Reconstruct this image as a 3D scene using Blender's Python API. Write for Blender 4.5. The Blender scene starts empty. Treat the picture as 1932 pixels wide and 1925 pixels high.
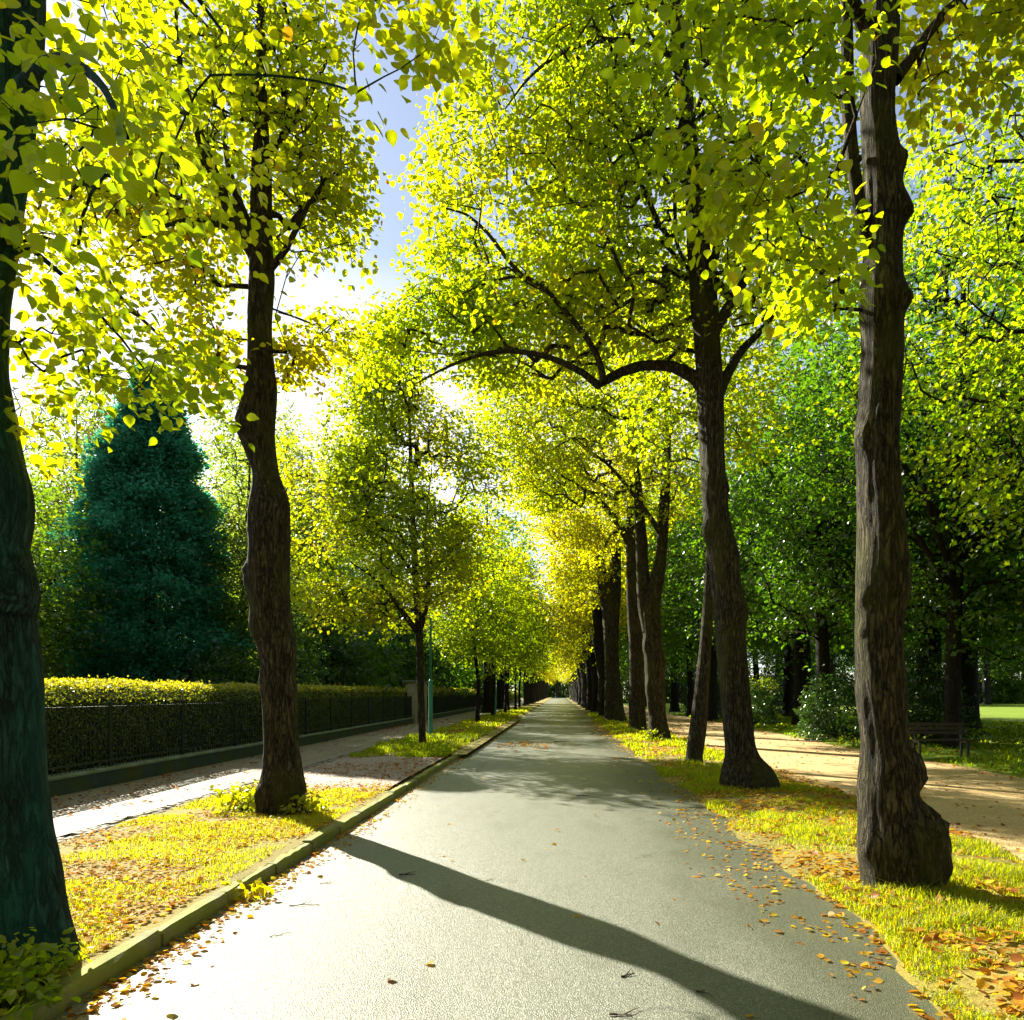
import bpy, math, random
import numpy as np
from mathutils import Vector

# ------------------------------------------------------------------ camera, world, sun, exposure
SC = bpy.context.scene
COL = SC.collection
EYE = 1.6
FPX, VX, VY = 1500.0, 1057.0, 1308.0          # focal length and vanishing point measured on the photograph (1932 px wide)
SUN_AZ, SUN_EL = math.radians(-39.0), math.radians(32.0)

cam_d = bpy.data.cameras.new('camera')
cam_d.sensor_fit = 'HORIZONTAL'
cam_d.sensor_width = 36.0
cam_d.lens = 36.0 * FPX / 1932.0
cam_d.shift_x = -(VX / 1932.0 - 0.5)
cam_d.shift_y = (VY - 962.5) / 1932.0
cam_d.clip_start = 0.1
cam_d.clip_end = 3000
cam = bpy.data.objects.new('camera', cam_d)
cam.location = (0, 0, EYE)
cam.rotation_euler = (math.radians(90), 0, 0)
COL.objects.link(cam)
SC.camera = cam

W = bpy.data.worlds.new('World')
SC.world = W
W.use_nodes = True
nt = W.node_tree
nt.nodes.clear()
N = nt.nodes.new
w_out = N('ShaderNodeOutputWorld'); w_bg = N('ShaderNodeBackground')
sky = N('ShaderNodeTexSky'); sky.sky_type = 'NISHITA'; sky.sun_disc = False
sky.sun_elevation = SUN_EL; sky.sun_rotation = SUN_AZ
sky.air_density = 0.85; sky.dust_density = 0.25; sky.ozone_density = 1.6
tc = N('ShaderNodeTexCoord'); sep = N('ShaderNodeSeparateXYZ')
nt.links.new(tc.outputs['Generated'], sep.inputs[0])
mz = N('ShaderNodeMath'); mz.operation = 'ADD'; mz.inputs[1].default_value = 0.18
nt.links.new(sep.outputs['Z'], mz.inputs[0])
dx = N('ShaderNodeMath'); dx.operation = 'DIVIDE'; dy = N('ShaderNodeMath'); dy.operation = 'DIVIDE'
nt.links.new(sep.outputs['X'], dx.inputs[0]); nt.links.new(mz.outputs[0], dx.inputs[1])
nt.links.new(sep.outputs['Y'], dy.inputs[0]); nt.links.new(mz.outputs[0], dy.inputs[1])
cmb = N('ShaderNodeCombineXYZ')
cmb.inputs[2].default_value = 21.56
nt.links.new(dx.outputs[0], cmb.inputs[0]); nt.links.new(dy.outputs[0], cmb.inputs[1])
cn = N('ShaderNodeTexNoise'); cn.inputs['Scale'].default_value = 0.85; cn.inputs['Detail'].default_value = 7
cn.inputs['Roughness'].default_value = 0.55; cn.inputs['Distortion'].default_value = 0.3
nt.links.new(cmb.outputs[0], cn.inputs['Vector'])
cr = N('ShaderNodeValToRGB')
cr.color_ramp.elements[0].position = 0.44; cr.color_ramp.elements[1].position = 0.68
cr.color_ramp.elements[0].color = (0.22, 0.22, 0.22, 1)
nt.links.new(cn.outputs['Fac'], cr.inputs[0])
cm = N('ShaderNodeMix'); cm.data_type = 'RGBA'; cm.blend_type = 'MIX'
# a bright thin cloud scatters the sky light around it, so it follows the sky's own brightness
lift = N('ShaderNodeMix'); lift.data_type = 'RGBA'; lift.blend_type = 'ADD'; lift.inputs['Factor'].default_value = 1.0
bw = N('ShaderNodeRGBToBW'); nt.links.new(sky.outputs[0], bw.inputs[0])
nt.links.new(bw.outputs[0], lift.inputs['A']); lift.inputs['B'].default_value = (2.5, 2.6, 2.9, 1)
nt.links.new(sky.outputs[0], cm.inputs['A']); nt.links.new(lift.outputs['Result'], cm.inputs['B'])
hz = N('ShaderNodeMapRange'); hz.interpolation_type = 'SMOOTHSTEP'; hz.inputs['From Min'].default_value = -0.02; hz.inputs['From Max'].default_value = 0.12
nt.links.new(sep.outputs['Z'], hz.inputs['Value'])
hm = N('ShaderNodeMath'); hm.operation = 'MULTIPLY'; nt.links.new(cr.outputs[0], hm.inputs[0]); nt.links.new(hz.outputs[0], hm.inputs[1])
nt.links.new(hm.outputs[0], cm.inputs['Factor'])
nt.links.new(cm.outputs['Result'], w_bg.inputs['Color'])
w_bg.inputs['Strength'].default_value = 0.055
nt.links.new(w_bg.outputs[0], w_out.inputs[0])

sun_d = bpy.data.lights.new('sun', 'SUN')
sun_d.energy = 5.0
sun_d.angle = math.radians(0.5)
sun_d.color = (1.0, 0.93, 0.78)
sun = bpy.data.objects.new('sun', sun_d)
sdir = Vector((math.sin(SUN_AZ) * math.cos(SUN_EL), math.cos(SUN_AZ) * math.cos(SUN_EL), math.sin(SUN_EL)))
sun.rotation_euler = (-sdir).to_track_quat('-Z', 'Y').to_euler()
sun.location = sdir * 60
COL.objects.link(sun)

SC.view_settings.view_transform = 'Standard'
SC.view_settings.look = 'None'
SC.view_settings.exposure = 1.8
SC.view_settings.gamma = 1.0
SC.view_settings.use_curve_mapping = False
SC.render.engine = 'CYCLES'
SC.cycles.max_bounces = 7
SC.cycles.diffuse_bounces = 4
SC.cycles.glossy_bounces = 2
SC.cycles.transmission_bounces = 4
SC.cycles.use_denoising = True
SC.cycles.sample_clamp_indirect = 6.0
SC.cycles.caustics_reflective = False
SC.cycles.caustics_refractive = False


# ------------------------------------------------------------------ helpers
def at(px, py, Y):
    """A point of the place: photograph pixel and distance in metres."""
    return np.array(((px - VX) / FPX * Y, Y, EYE - (py - VY) / FPX * Y))


def pix(P):
    P = np.atleast_2d(P)
    return VX + FPX * P[:, 0] / P[:, 1], VY - FPX * (P[:, 2] - EYE) / P[:, 1]


def _h(ix, iy, iz, s):
    with np.errstate(over='ignore'):
        n = (ix * 374761393 + iy * 668265263 + iz * 1274126177 + s * 982451653).astype(np.int64) & 0x7fffffff
        n = ((n ^ (n >> 13)) * 1274126177) & 0x7fffffff
        n = ((n ^ (n >> 16)) * 668265263) & 0x7fffffff
        return ((n ^ (n >> 15)) & 0xffffff) / float(0xffffff)


def vnoise(P, s=0):
    P = np.asarray(P, float)
    i = np.floor(P).astype(np.int64)
    f = P - i
    f = f * f * (3 - 2 * f)
    r = 0
    for a in (0, 1):
        for b in (0, 1):
            for c in (0, 1):
                w = (f[:, 0] if a else 1 - f[:, 0]) * (f[:, 1] if b else 1 - f[:, 1]) * (f[:, 2] if c else 1 - f[:, 2])
                r = r + w * _h(i[:, 0] + a, i[:, 1] + b, i[:, 2] + c, s)
    return r


def fbm(P, s=0, o=3):
    r, a, t = 0, 1.0, 0
    P = np.asarray(P, float)
    for k in range(o):
        r = r + a * vnoise(P * 2 ** k, s + k * 17); t += a; a *= 0.5
    return r / t


def unit(v):
    return v / np.maximum(np.linalg.norm(v, axis=-1, keepdims=True), 1e-9)


def mesh(name, V, F, m, smooth=False, hue=None):
    """V (n,3) array; F a list of faces or an (k,3|4) array."""
    me = bpy.data.meshes.new(name)
    V = np.asarray(V, np.float32)
    if isinstance(F, np.ndarray):
        k, c = F.shape
        me.vertices.add(len(V)); me.vertices.foreach_set('co', V.ravel())
        me.loops.add(k * c); me.loops.foreach_set('vertex_index', F.astype(np.int32).ravel())
        me.polygons.add(k)
        me.polygons.foreach_set('loop_start', np.arange(0, k * c, c, dtype=np.int32))
        me.polygons.foreach_set('loop_total', np.full(k, c, dtype=np.int32))
        me.update(calc_edges=True)
    else:
        me.from_pydata([tuple(map(float, v)) for v in V], [], F)
    if hue is not None:
        a = me.attributes.new('hue', 'FLOAT', 'POINT')
        a.data.foreach_set('value', np.asarray(hue, np.float32))
    if smooth:
        me.polygons.foreach_set('use_smooth', np.ones(len(me.polygons), bool))
    if m is not None:
        me.materials.append(m)
    me.update()
    return me


def link(name, data, parent=None, loc=None, **props):
    o = bpy.data.objects.new(name, data)
    COL.objects.link(o)
    if parent is not None:
        o.parent = parent
    if loc is not None:
        o.location = loc
    for k, v in props.items():
        if v:
            o[k] = v
    return o


def thing(name, label, category, loc=(0, 0, 0), group=None, rz=0, data=None):
    o = link(name, data, None, loc, label=label, category=category, group=group)
    o.rotation_euler = (0, 0, rz)
    return o


def struct(name, me, kind='structure'):
    return link(name, me, kind=kind)


def dup(src, loc, rz=0, sc=1.0, label=None, group=None):
    r = src.copy(); COL.objects.link(r)
    r.location = loc; r.rotation_euler = (0, 0, rz)
    r.scale = sc if isinstance(sc, tuple) else (sc, sc, sc)
    if label: r['label'] = label
    if group: r['group'] = group
    for ch in src.children:
        c = ch.copy(); COL.objects.link(c); c.parent = r
        for g in ch.children:
            d = g.copy(); COL.objects.link(d); d.parent = c
    return r


class MB:
    """Collects simple shapes into one mesh."""
    def __init__(self):
        self.v, self.f = [], []

    def add(self, vs, fs):
        n = len(self.v)
        self.v += [tuple(map(float, p)) for p in vs]
        self.f += [tuple(i + n for i in f) for f in fs]
        return self

    def box(self, x0, x1, y0, y1, z0, z1, bev=0.0):
        if bev <= 0:
            vs = [(x, y, z) for z in (z0, z1) for (x, y) in ((x0, y0), (x1, y0), (x1, y1), (x0, y1))]
            return self.add(vs, [(3, 2, 1, 0), (4, 5, 6, 7), (0, 1, 5, 4), (1, 2, 6, 5), (2, 3, 7, 6), (3, 0, 4, 7)])
        b = bev
        vs = [(x0, y0, z0), (x1, y0, z0), (x1, y1, z0), (x0, y1, z0),
              (x0, y0, z1 - b), (x1, y0, z1 - b), (x1, y1, z1 - b), (x0, y1, z1 - b),
              (x0 + b, y0 + b, z1), (x1 - b, y0 + b, z1), (x1 - b, y1 - b, z1), (x0 + b, y1 - b, z1)]
        fs = [(3, 2, 1, 0), (8, 9, 10, 11)]
        for k in range(4):
            j = (k + 1) % 4
            fs += [(k, j, 4 + j, 4 + k), (4 + k, 4 + j, 8 + j, 8 + k)]
        return self.add(vs, fs)

    def tube(self, pts, rad, n=8, cap=True):
        pts = [np.asarray(p, float) for p in pts]
        rad = rad if hasattr(rad, '__len__') else [rad] * len(pts)
        vs, fs = [], []
        up = np.array((0.13, 0.97, 0.21))
        for i, p in enumerate(pts):
            t = pts[min(i + 1, len(pts) - 1)] - pts[max(i - 1, 0)]
            t = t / max(np.linalg.norm(t), 1e-9)
            a = np.cross(up, t)
            if np.linalg.norm(a) < 0.05:
                a = np.cross((1, 0, 0), t)
            a = a / np.linalg.norm(a); b = np.cross(t, a); up = b
            up = np.cross(t, a)
            for k in range(n):
                q = 2 * math.pi * k / n
                vs.append(p + rad[i] * (a * math.cos(q) + b * math.sin(q)))
        for i in range(len(pts) - 1):
            for k in range(n):
                j = (k + 1) % n
                fs.append((i * n + k, i * n + j, (i + 1) * n + j, (i + 1) * n + k))
        if cap:
            fs.append(tuple(range(n - 1, -1, -1)))
            fs.append(tuple(range((len(pts) - 1) * n, len(pts) * n)))
        return self.add(vs, fs)

    def done(self, name, m, smooth=False):
        return mesh(name, np.array(self.v), self.f, m, smooth)


def spline(pts, step):
    """Catmull-Rom through rows of numbers (x,y,z,r...), resampled by about step metres."""
    P = np.asarray(pts, float)
    P = np.vstack([2 * P[0] - P[1], P, 2 * P[-1] - P[-2]])
    out = []
    for i in range(1, len(P) - 2):
        n = max(1, int(np.linalg.norm(P[i + 1, :3] - P[i, :3]) / step))
        for t in np.arange(n) / n:
            a, b, c, d = P[i - 1], P[i], P[i + 1], P[i + 2]
            out.append(0.5 * (2 * b + (c - a) * t + (2 * a - 5 * b + 4 * c - d) * t * t + (3 * b - a - 3 * c + d) * t ** 3))
    out.append(P[-2])
    out = np.array(out)
    if out.shape[1] > 3:
        out[:, 3] = np.maximum(out[:, 3], 0.003)
    return out


# ------------------------------------------------------------------ materials
def mat(name):
    m = bpy.data.materials.new(name)
    m.use_nodes = True
    m.node_tree.nodes.clear()
    return m


class NB:
    """Small node-building helper."""
    def __init__(self, m):
        self.t = m.node_tree
        self.out = self.n('ShaderNodeOutputMaterial')

    def n(self, typ, **kw):
        nd = self.t.nodes.new(typ)
        for k, v in kw.items():
            setattr(nd, k, v)
        return nd

    def l(self, a, b):
        self.t.links.new(a, b)

    def coord(self, scale=(1, 1, 1), kind='Object'):
        c = self.n('ShaderNodeTexCoord'); mp = self.n('ShaderNodeMapping')
        mp.inputs['Scale'].default_value = scale
        self.l(c.outputs[kind], mp.inputs[0])
        return mp.outputs[0]

    def noise(self, vec, scale, detail=4, rough=0.55, dist=0.0):
        x = self.n('ShaderNodeTexNoise')
        x.inputs['Scale'].default_value = scale; x.inputs['Detail'].default_value = detail
        x.inputs['Roughness'].default_value = rough; x.inputs['Distortion'].default_value = dist
        if vec is not None:
            self.l(vec, x.inputs['Vector'])
        return x.outputs['Fac']

    def ramp(self, fac, stops):
        r = self.n('ShaderNodeValToRGB')
        e = r.color_ramp.elements
        while len(e) < len(stops):
            e.new(0.5)
        for k, (p, c) in enumerate(stops):
            e[k].position = p
            e[k].color = (c, c, c, 1) if not hasattr(c, '__len__') else (*c, 1)
        self.l(fac, r.inputs[0])
        return r.outputs[0]

    def mix(self, fac, a, b, blend='MIX'):
        x = self.n('ShaderNodeMix', data_type='RGBA', blend_type=blend)
        for s, v in (('Factor', fac), ('A', a), ('B', b)):
            if hasattr(v, 'links') or hasattr(v, 'is_linked'):
                self.l(v, x.inputs[s])
            elif s == 'Factor':
                x.inputs['Factor'].default_value = v
            else:
                x.inputs[s].default_value = (*v, 1)
        return x.outputs['Result']

    def edge(self, v, a, c, top):
        x = self.n('ShaderNodeMapRange', interpolation_type='SMOOTHSTEP')
        x.inputs['From Min'].default_value = a; x.inputs['From Max'].default_value = c; x.inputs['To Max'].default_value = top
        self.l(v, x.inputs['Value'])
        return x.outputs[0]

    def bump(self, h, strength, dist):
        b = self.n('ShaderNodeBump')
        b.inputs['Strength'].default_value = strength; b.inputs['Distance'].default_value = dist
        self.l(h, b.inputs['Height'])
        return b.outputs[0]

    def bsdf(self, col, rough=0.8, normal=None, spec=0.5, metal=0.0):
        p = self.n('ShaderNodeBsdfPrincipled')
        if hasattr(col, 'is_linked'):
            self.l(col, p.inputs['Base Color'])
        else:
            p.inputs['Base Color'].default_value = (*col, 1)
        if hasattr(rough, 'is_linked'):
            self.l(rough, p.inputs['Roughness'])
        else:
            p.inputs['Roughness'].default_value = rough
        p.inputs['Specular IOR Level'].default_value = spec
        p.inputs['Metallic'].default_value = metal
        if normal is not None:
            self.l(normal, p.inputs['Normal'])
        self.l(p.outputs[0], self.out.inputs[0])
        return p


def leaf_mat(name, refl, trans, gloss=0.05, rough=0.35, tfac=0.55):
    """refl / trans: colour stops along the leaf's own 'hue' (young green to autumn yellow and brown)."""
    m = mat(name); b = NB(m)
    a = b.n('ShaderNodeAttribute', attribute_name='hue')
    cr_, ct_ = b.ramp(a.outputs['Fac'], refl), b.ramp(a.outputs['Fac'], trans)
    d, t, g = b.n('ShaderNodeBsdfDiffuse'), b.n('ShaderNodeBsdfTranslucent'), b.n('ShaderNodeBsdfGlossy')
    b.l(cr_, d.inputs[0]); b.l(ct_, t.inputs[0])
    g.inputs['Roughness'].default_value = rough
    g.inputs['Color'].default_value = (0.9, 0.95, 0.9, 1)
    s1, s2 = b.n('ShaderNodeMixShader'), b.n('ShaderNodeMixShader')
    s1.inputs[0].default_value = tfac; s2.inputs[0].default_value = gloss
    b.l(d.outputs[0], s1.inputs[1]); b.l(t.outputs[0], s1.inputs[2])
    b.l(s1.outputs[0], s2.inputs[1]); b.l(g.outputs[0], s2.inputs[2])
    b.l(s2.outputs[0], b.out.inputs[0])
    return m


def bark_mat(name, dark, light, moss, moss_amt=0.5, sc=1.0):
    m = mat(name); b = NB(m)
    v = b.coord((11 * sc, 11 * sc, 1.7 * sc))
    n0 = b.noise(v, 2.0, 5, 0.6, 0.7)
    ab = b.n('ShaderNodeMath', operation='SUBTRACT'); b.l(n0, ab.inputs[0]); ab.inputs[1].default_value = 0.5
    ab2 = b.n('ShaderNodeMath', operation='ABSOLUTE'); b.l(ab.outputs[0], ab2.inputs[0])
    fis = b.ramp(ab2.outputs[0], [(0.0, 0.0), (0.035, 0.45), (0.12, 1.0)])          # furrows between the ridges
    plate = b.noise(b.coord((20 * sc, 20 * sc, 5 * sc)), 2.0, 8, 0.7, 0.8)
    fine = b.noise(b.coord((50 * sc, 50 * sc, 20 * sc)), 2.0, 5, 0.6)
    base = b.ramp(plate, [(0.34, dark), (0.5, [0.5 * (x + y) for x, y in zip(dark, light)]), (0.66, light)])
    base = b.mix(fis, tuple(0.5 * x for x in dark), base)
    base = b.mix(b.ramp(fine, [(0.35, 0.0), (0.7, 0.35)]), base, tuple(0.4 * x for x in dark))
    mo = b.noise(b.coord((1.1, 1.1, 0.5)), 1.6, 5, 0.6)
    base = b.mix(b.ramp(mo, [(0.62 - 0.25 * moss_amt, 0.0), (0.82 - 0.25 * moss_amt, 0.85)]), base, moss)
    h = b.n('ShaderNodeMath', operation='MULTIPLY_ADD'); b.l(fine, h.inputs[0]); h.inputs[1].default_value = 0.35; b.l(fis, h.inputs[2])
    b.bsdf(base, 0.9, b.bump(h.outputs[0], 1.0, 0.02), 0.2)
    return m


M = {}
M['linden'] = leaf_mat('linden_leaf',
    [(0.0, (0.055, 0.125, 0.004)), (0.45, (0.16, 0.21, 0.005)), (0.8, (0.32, 0.29, 0.006)), (1.0, (0.40, 0.22, 0.012))],
    [(0.0, (0.25, 0.48, 0.003)), (0.45, (0.56, 0.67, 0.002)), (0.8, (0.82, 0.72, 0.003)), (1.0, (0.80, 0.42, 0.01))], 0.03, 0.35, 0.6)
M['park'] = leaf_mat('park_leaf',
    [(0.0, (0.012, 0.040, 0.005)), (0.6, (0.030, 0.075, 0.006)), (1.0, (0.12, 0.13, 0.008))],
    [(0.0, (0.06, 0.20, 0.006)), (0.6, (0.22, 0.42, 0.006)), (1.0, (0.55, 0.58, 0.006))], 0.04, 0.36, 0.55)
M['wispy'] = leaf_mat('wispy_leaf',
    [(0.0, (0.05, 0.10, 0.02)), (1.0, (0.12, 0.16, 0.02))],
    [(0.0, (0.28, 0.48, 0.04)), (1.0, (0.55, 0.62, 0.03))], 0.04)
M['conifer'] = leaf_mat('conifer_spray',
    [(0.0, (0.018, 0.12, 0.085)), (1.0, (0.06, 0.24, 0.15))],
    [(0.0, (0.02, 0.28, 0.15)), (1.0, (0.10, 0.50, 0.24))], 0.03, 0.5, 0.5)
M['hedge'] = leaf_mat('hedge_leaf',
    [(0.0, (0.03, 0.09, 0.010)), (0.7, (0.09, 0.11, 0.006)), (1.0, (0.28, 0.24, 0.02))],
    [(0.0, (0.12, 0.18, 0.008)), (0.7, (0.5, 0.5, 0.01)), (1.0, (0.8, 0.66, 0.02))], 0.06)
M['glossy_shrub'] = leaf_mat('shrub_leaf',
    [(0.0, (0.012, 0.035, 0.008)), (1.0, (0.03, 0.07, 0.012))],
    [(0.0, (0.03, 0.10, 0.01)), (1.0, (0.10, 0.2, 0.01))], 0.06, 0.3, 0.35)
M['grass'] = leaf_mat('grass_blade',
    [(0.0, (0.06, 0.13, 0.004)), (0.6, (0.22, 0.26, 0.005)), (1.0, (0.40, 0.34, 0.01))],
    [(0.0, (0.24, 0.42, 0.003)), (0.6, (0.66, 0.72, 0.003)), (1.0, (0.85, 0.74, 0.01))], 0.02, 0.45)
M['litter'] = leaf_mat('fallen_leaf',
    [(0.0, (0.12, 0.04, 0.012)), (0.35, (0.30, 0.12, 0.025)), (0.7, (0.50, 0.29, 0.04)), (1.0, (0.62, 0.48, 0.04))],
    [(0.0, (0.20, 0.05, 0.006)), (0.35, (0.5, 0.17, 0.01)), (0.7, (0.75, 0.42, 0.01)), (1.0, (0.85, 0.68, 0.01))], 0.012, 0.45, 0.45)
M['bark'] = bark_mat('linden_bark', (0.008, 0.007, 0.0035), (0.17, 0.14, 0.075), (0.07, 0.073, 0.011), 0.5)
M['bark_teal_veil'] = bark_mat('teal_veil_bark', (0.004, 0.022, 0.025), (0.045, 0.12, 0.12), (0.012, 0.085, 0.085), 0.75)  # teal lens veil and sky tint put into the bark colour
M['bark_dark'] = bark_mat('dark_bark', (0.010, 0.009, 0.007), (0.06, 0.05, 0.035), (0.03, 0.04, 0.012), 0.4)


def road_mat():
    m = mat('asphalt'); b = NB(m)
    v = b.coord((1, 1, 1))
    vo = b.n('ShaderNodeTexVoronoi', feature='F1'); vo.inputs['Scale'].default_value = 125; b.l(v, vo.inputs['Vector'])
    grain = b.ramp(vo.outputs['Distance'], [(0.05, 1.0), (0.55, 0.0)])
    n1 = b.noise(v, 60, 4, 0.7)
    big = b.noise(b.coord((0.9, 0.22, 1)), 1.0, 5, 0.6)
    stone = b.ramp(vo.outputs['Color'], [(0.0, (0.055, 0.06, 0.045)), (0.5, (0.165, 0.178, 0.135)), (1.0, (0.42, 0.43, 0.34))])
    c = b.mix(b.ramp(n1, [(0.35, 0.0), (0.65, 0.6)]), stone, (0.08, 0.088, 0.068))
    c = b.mix(b.ramp(big, [(0.35, 0.0), (0.75, 0.35)]), c, (0.075, 0.085, 0.05))
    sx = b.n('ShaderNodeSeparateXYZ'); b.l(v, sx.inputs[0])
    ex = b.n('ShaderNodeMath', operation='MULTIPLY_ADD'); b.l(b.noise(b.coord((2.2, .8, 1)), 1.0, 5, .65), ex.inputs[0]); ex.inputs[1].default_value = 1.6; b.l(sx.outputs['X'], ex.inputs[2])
    c = b.mix(b.edge(ex.outputs[0], 1.3, 2.6, 0.7), c, (0.045, 0.052, 0.02))     # mossy dirt along the park edge; its weaker sheen is darkened in too
    h = b.n('ShaderNodeMath', operation='MULTIPLY_ADD'); b.l(n1, h.inputs[0]); h.inputs[1].default_value = 0.8; b.l(grain, h.inputs[2])
    rough = b.ramp(big, [(0.3, 0.36), (0.75, 0.50)])
    vc = b.n('ShaderNodeTexVoronoi', feature='DISTANCE_TO_EDGE'); vc.inputs['Scale'].default_value = 0.42
    wob = b.n('ShaderNodeTexNoise'); wob.inputs['Scale'].default_value = 2.2; wob.inputs['Detail'].default_value = 6; b.l(v, wob.inputs['Vector'])
    add = b.n('ShaderNodeMix', data_type='RGBA', blend_type='ADD'); add.inputs['Factor'].default_value = 0.5; b.l(v, add.inputs['A']); b.l(wob.outputs['Color'], add.inputs['B'])
    b.l(add.outputs['Result'], vc.inputs['Vector'])
    gate = b.ramp(b.noise(v, 0.35, 3, .5), [(0.5, 0.0), (0.6, 0.55)])
    crack = b.n('ShaderNodeMath', operation='MULTIPLY'); b.l(b.ramp(vc.outputs['Distance'], [(0.0, 1.0), (0.006, 0.0)]), crack.inputs[0]); b.l(gate, crack.inputs[1])
    c = b.mix(crack.outputs[0], c, (0.025, 0.027, 0.02))
    c = b.mix(b.ramp(b.noise(b.coord((1.0, .35, 1)), 1.7, 6, .7), [(0.52, 0.0), (0.62, 0.30)]), c, (0.07, 0.078, 0.05))      # damp stains
    b.bsdf(c, rough, b.bump(h.outputs[0], 0.65, 0.005), 0.5)
    return m


def ground_mat(name, c0, c1, c2, sc=1.0, bump=0.02, fine=40):
    m = mat(name); b = NB(m)
    v = b.coord()
    big = b.noise(v, 0.7 * sc, 5, 0.6)
    f = b.noise(v, fine, 4, 0.7)
    c = b.ramp(big, [(0.35, c0), (0.65, c1)])
    c = b.mix(b.ramp(f, [(0.45, 0.0), (0.7, 0.8)]), c, c2)
    b.bsdf(c, 0.9, b.bump(f, 0.8, bump), 0.25)
    return m


def gravel_mat(name, cols, scale, bump=0.012):
    m = mat(name); b = NB(m)
    v = b.coord()
    vo = b.n('ShaderNodeTexVoronoi', feature='F1'); vo.inputs['Scale'].default_value = scale; b.l(v, vo.inputs['Vector'])
    c = b.ramp(vo.outputs['Color'], [(0.1, cols[0]), (0.5, cols[1]), (0.9, cols[2])])
    big = b.noise(v, 1.3, 5, 0.65)
    c = b.mix(b.ramp(big, [(0.45, 0.0), (0.75, 0.6)]), c, cols[3])
    h = b.ramp(vo.outputs['Distance'], [(0.0, 1.0), (0.6, 0.0)])
    b.bsdf(c, 0.75, b.bump(h, 0.7, bump), 0.4)
    return m


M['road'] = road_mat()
M['soil'] = ground_mat('soil', (0.05, 0.035, 0.018), (0.10, 0.075, 0.03), (0.16, 0.12, 0.05))
M['verge'] = ground_mat('verge_soil', (0.13, 0.12, 0.02), (0.26, 0.21, 0.04), (0.36, 0.26, 0.06))
M['lawn'] = ground_mat('lawn', (0.10, 0.19, 0.006), (0.17, 0.24, 0.008), (0.20, 0.26, 0.01), 0.4, 0.03, 22)
M['path'] = gravel_mat('path_gravel', ((0.34, 0.23, 0.09), (0.52, 0.37, 0.16), (0.64, 0.48, 0.24), (0.42, 0.25, 0.08)), 55)
M['pave'] = gravel_mat('pavement_grit', ((0.15, 0.13, 0.085), (0.22, 0.19, 0.125), (0.30, 0.26, 0.18), (0.18, 0.14, 0.08)), 90, 0.006)
M['gravel'] = gravel_mat('verge_gravel', ((0.16, 0.13, 0.11), (0.30, 0.25, 0.20), (0.46, 0.40, 0.34), (0.24, 0.15, 0.08)), 38, 0.02)


def stone_mat(name, c0, c1, moss, amt, sc=6):
    m = mat(name); b = NB(m)
    v = b.coord()
    n1, n2 = b.noise(v, sc, 6, 0.65), b.noise(v, sc * 9, 4, 0.7)
    c = b.ramp(n1, [(0.3, c0), (0.7, c1)])
    c = b.mix(b.ramp(b.noise(v, sc * 0.4, 5, 0.6), [(0.6 - amt * 0.4, 0.0), (0.75 - amt * 0.4, 0.9)]), c, moss)
    b.bsdf(c, 0.85, b.bump(n2, 0.6, 0.01), 0.3)
    return m


M['kerb'] = stone_mat('kerb_stone', (0.12, 0.12, 0.07), (0.30, 0.28, 0.16), (0.22, 0.24, 0.03), 0.6)
M['sett'] = stone_mat('sett_stone', (0.16, 0.15, 0.13), (0.34, 0.32, 0.27), (0.15, 0.13, 0.05), 0.2, 9)
M['plinth'] = stone_mat('plinth_concrete', (0.022, 0.045, 0.04), (0.05, 0.075, 0.06), (0.06, 0.07, 0.015), 0.35, 3)
M['coping'] = stone_mat('coping_concrete', (0.14, 0.18, 0.13), (0.24, 0.28, 0.2), (0.10, 0.15, 0.05), 0.3, 5)
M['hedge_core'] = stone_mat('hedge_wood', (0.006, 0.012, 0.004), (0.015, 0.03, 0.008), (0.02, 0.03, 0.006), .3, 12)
M['pillar'] = stone_mat('pillar_render', (0.30, 0.27, 0.19), (0.42, 0.38, 0.28), (0.24, 0.22, 0.12), 0.2, 4)


def paint(name, c, rough=0.5, sc=20):
    m = mat(name); b = NB(m)
    n1 = b.noise(b.coord(), sc, 4, 0.6)
    col = b.mix(b.ramp(n1, [(0.4, 0.0), (0.8, 0.5)]), c, tuple(0.55 * x for x in c))
    b.bsdf(col, rough, b.bump(n1, 0.15, 0.003), 0.4)
    return m


M['iron'] = paint('fence_iron', (0.008, 0.022, 0.014), 0.5)
M['lamp'] = paint('lamp_paint', (0.05, 0.24, 0.17), 0.42)
M['lamp_glass'] = paint('lamp_bowl', (0.5, 0.52, 0.48), 0.3)
M['bench'] = paint('bench_wood', (0.035, 0.025, 0.016), 0.45)
M['bench_iron'] = paint('bench_iron', (0.02, 0.02, 0.02), 0.5)
M['twig'] = paint('dead_twig', (0.05, 0.032, 0.02), 0.8, 60)


# ------------------------------------------------------------------ setting
def grid(name, xs, ys, zf, m, smooth=True):
    xs, ys = np.asarray(xs, float), np.asarray(ys, float)
    X, Y = np.meshgrid(xs, ys)
    P = np.stack([X.ravel(), Y.ravel(), np.zeros(X.size)], 1)
    P[:, 2] = zf(P)
    nx = len(xs)
    i = (np.arange(len(ys) - 1)[:, None] * nx + np.arange(nx - 1)[None]).ravel()
    return mesh(name, P, np.stack([i, i + 1, i + nx + 1, i + nx], 1), m, smooth)


def ysteps(a, b, near=0.12, k=0.03):
    y, out = a, []
    while y < b:
        out.append(y); y += max(near, abs(y) * k)
    return out + [b]


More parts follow.
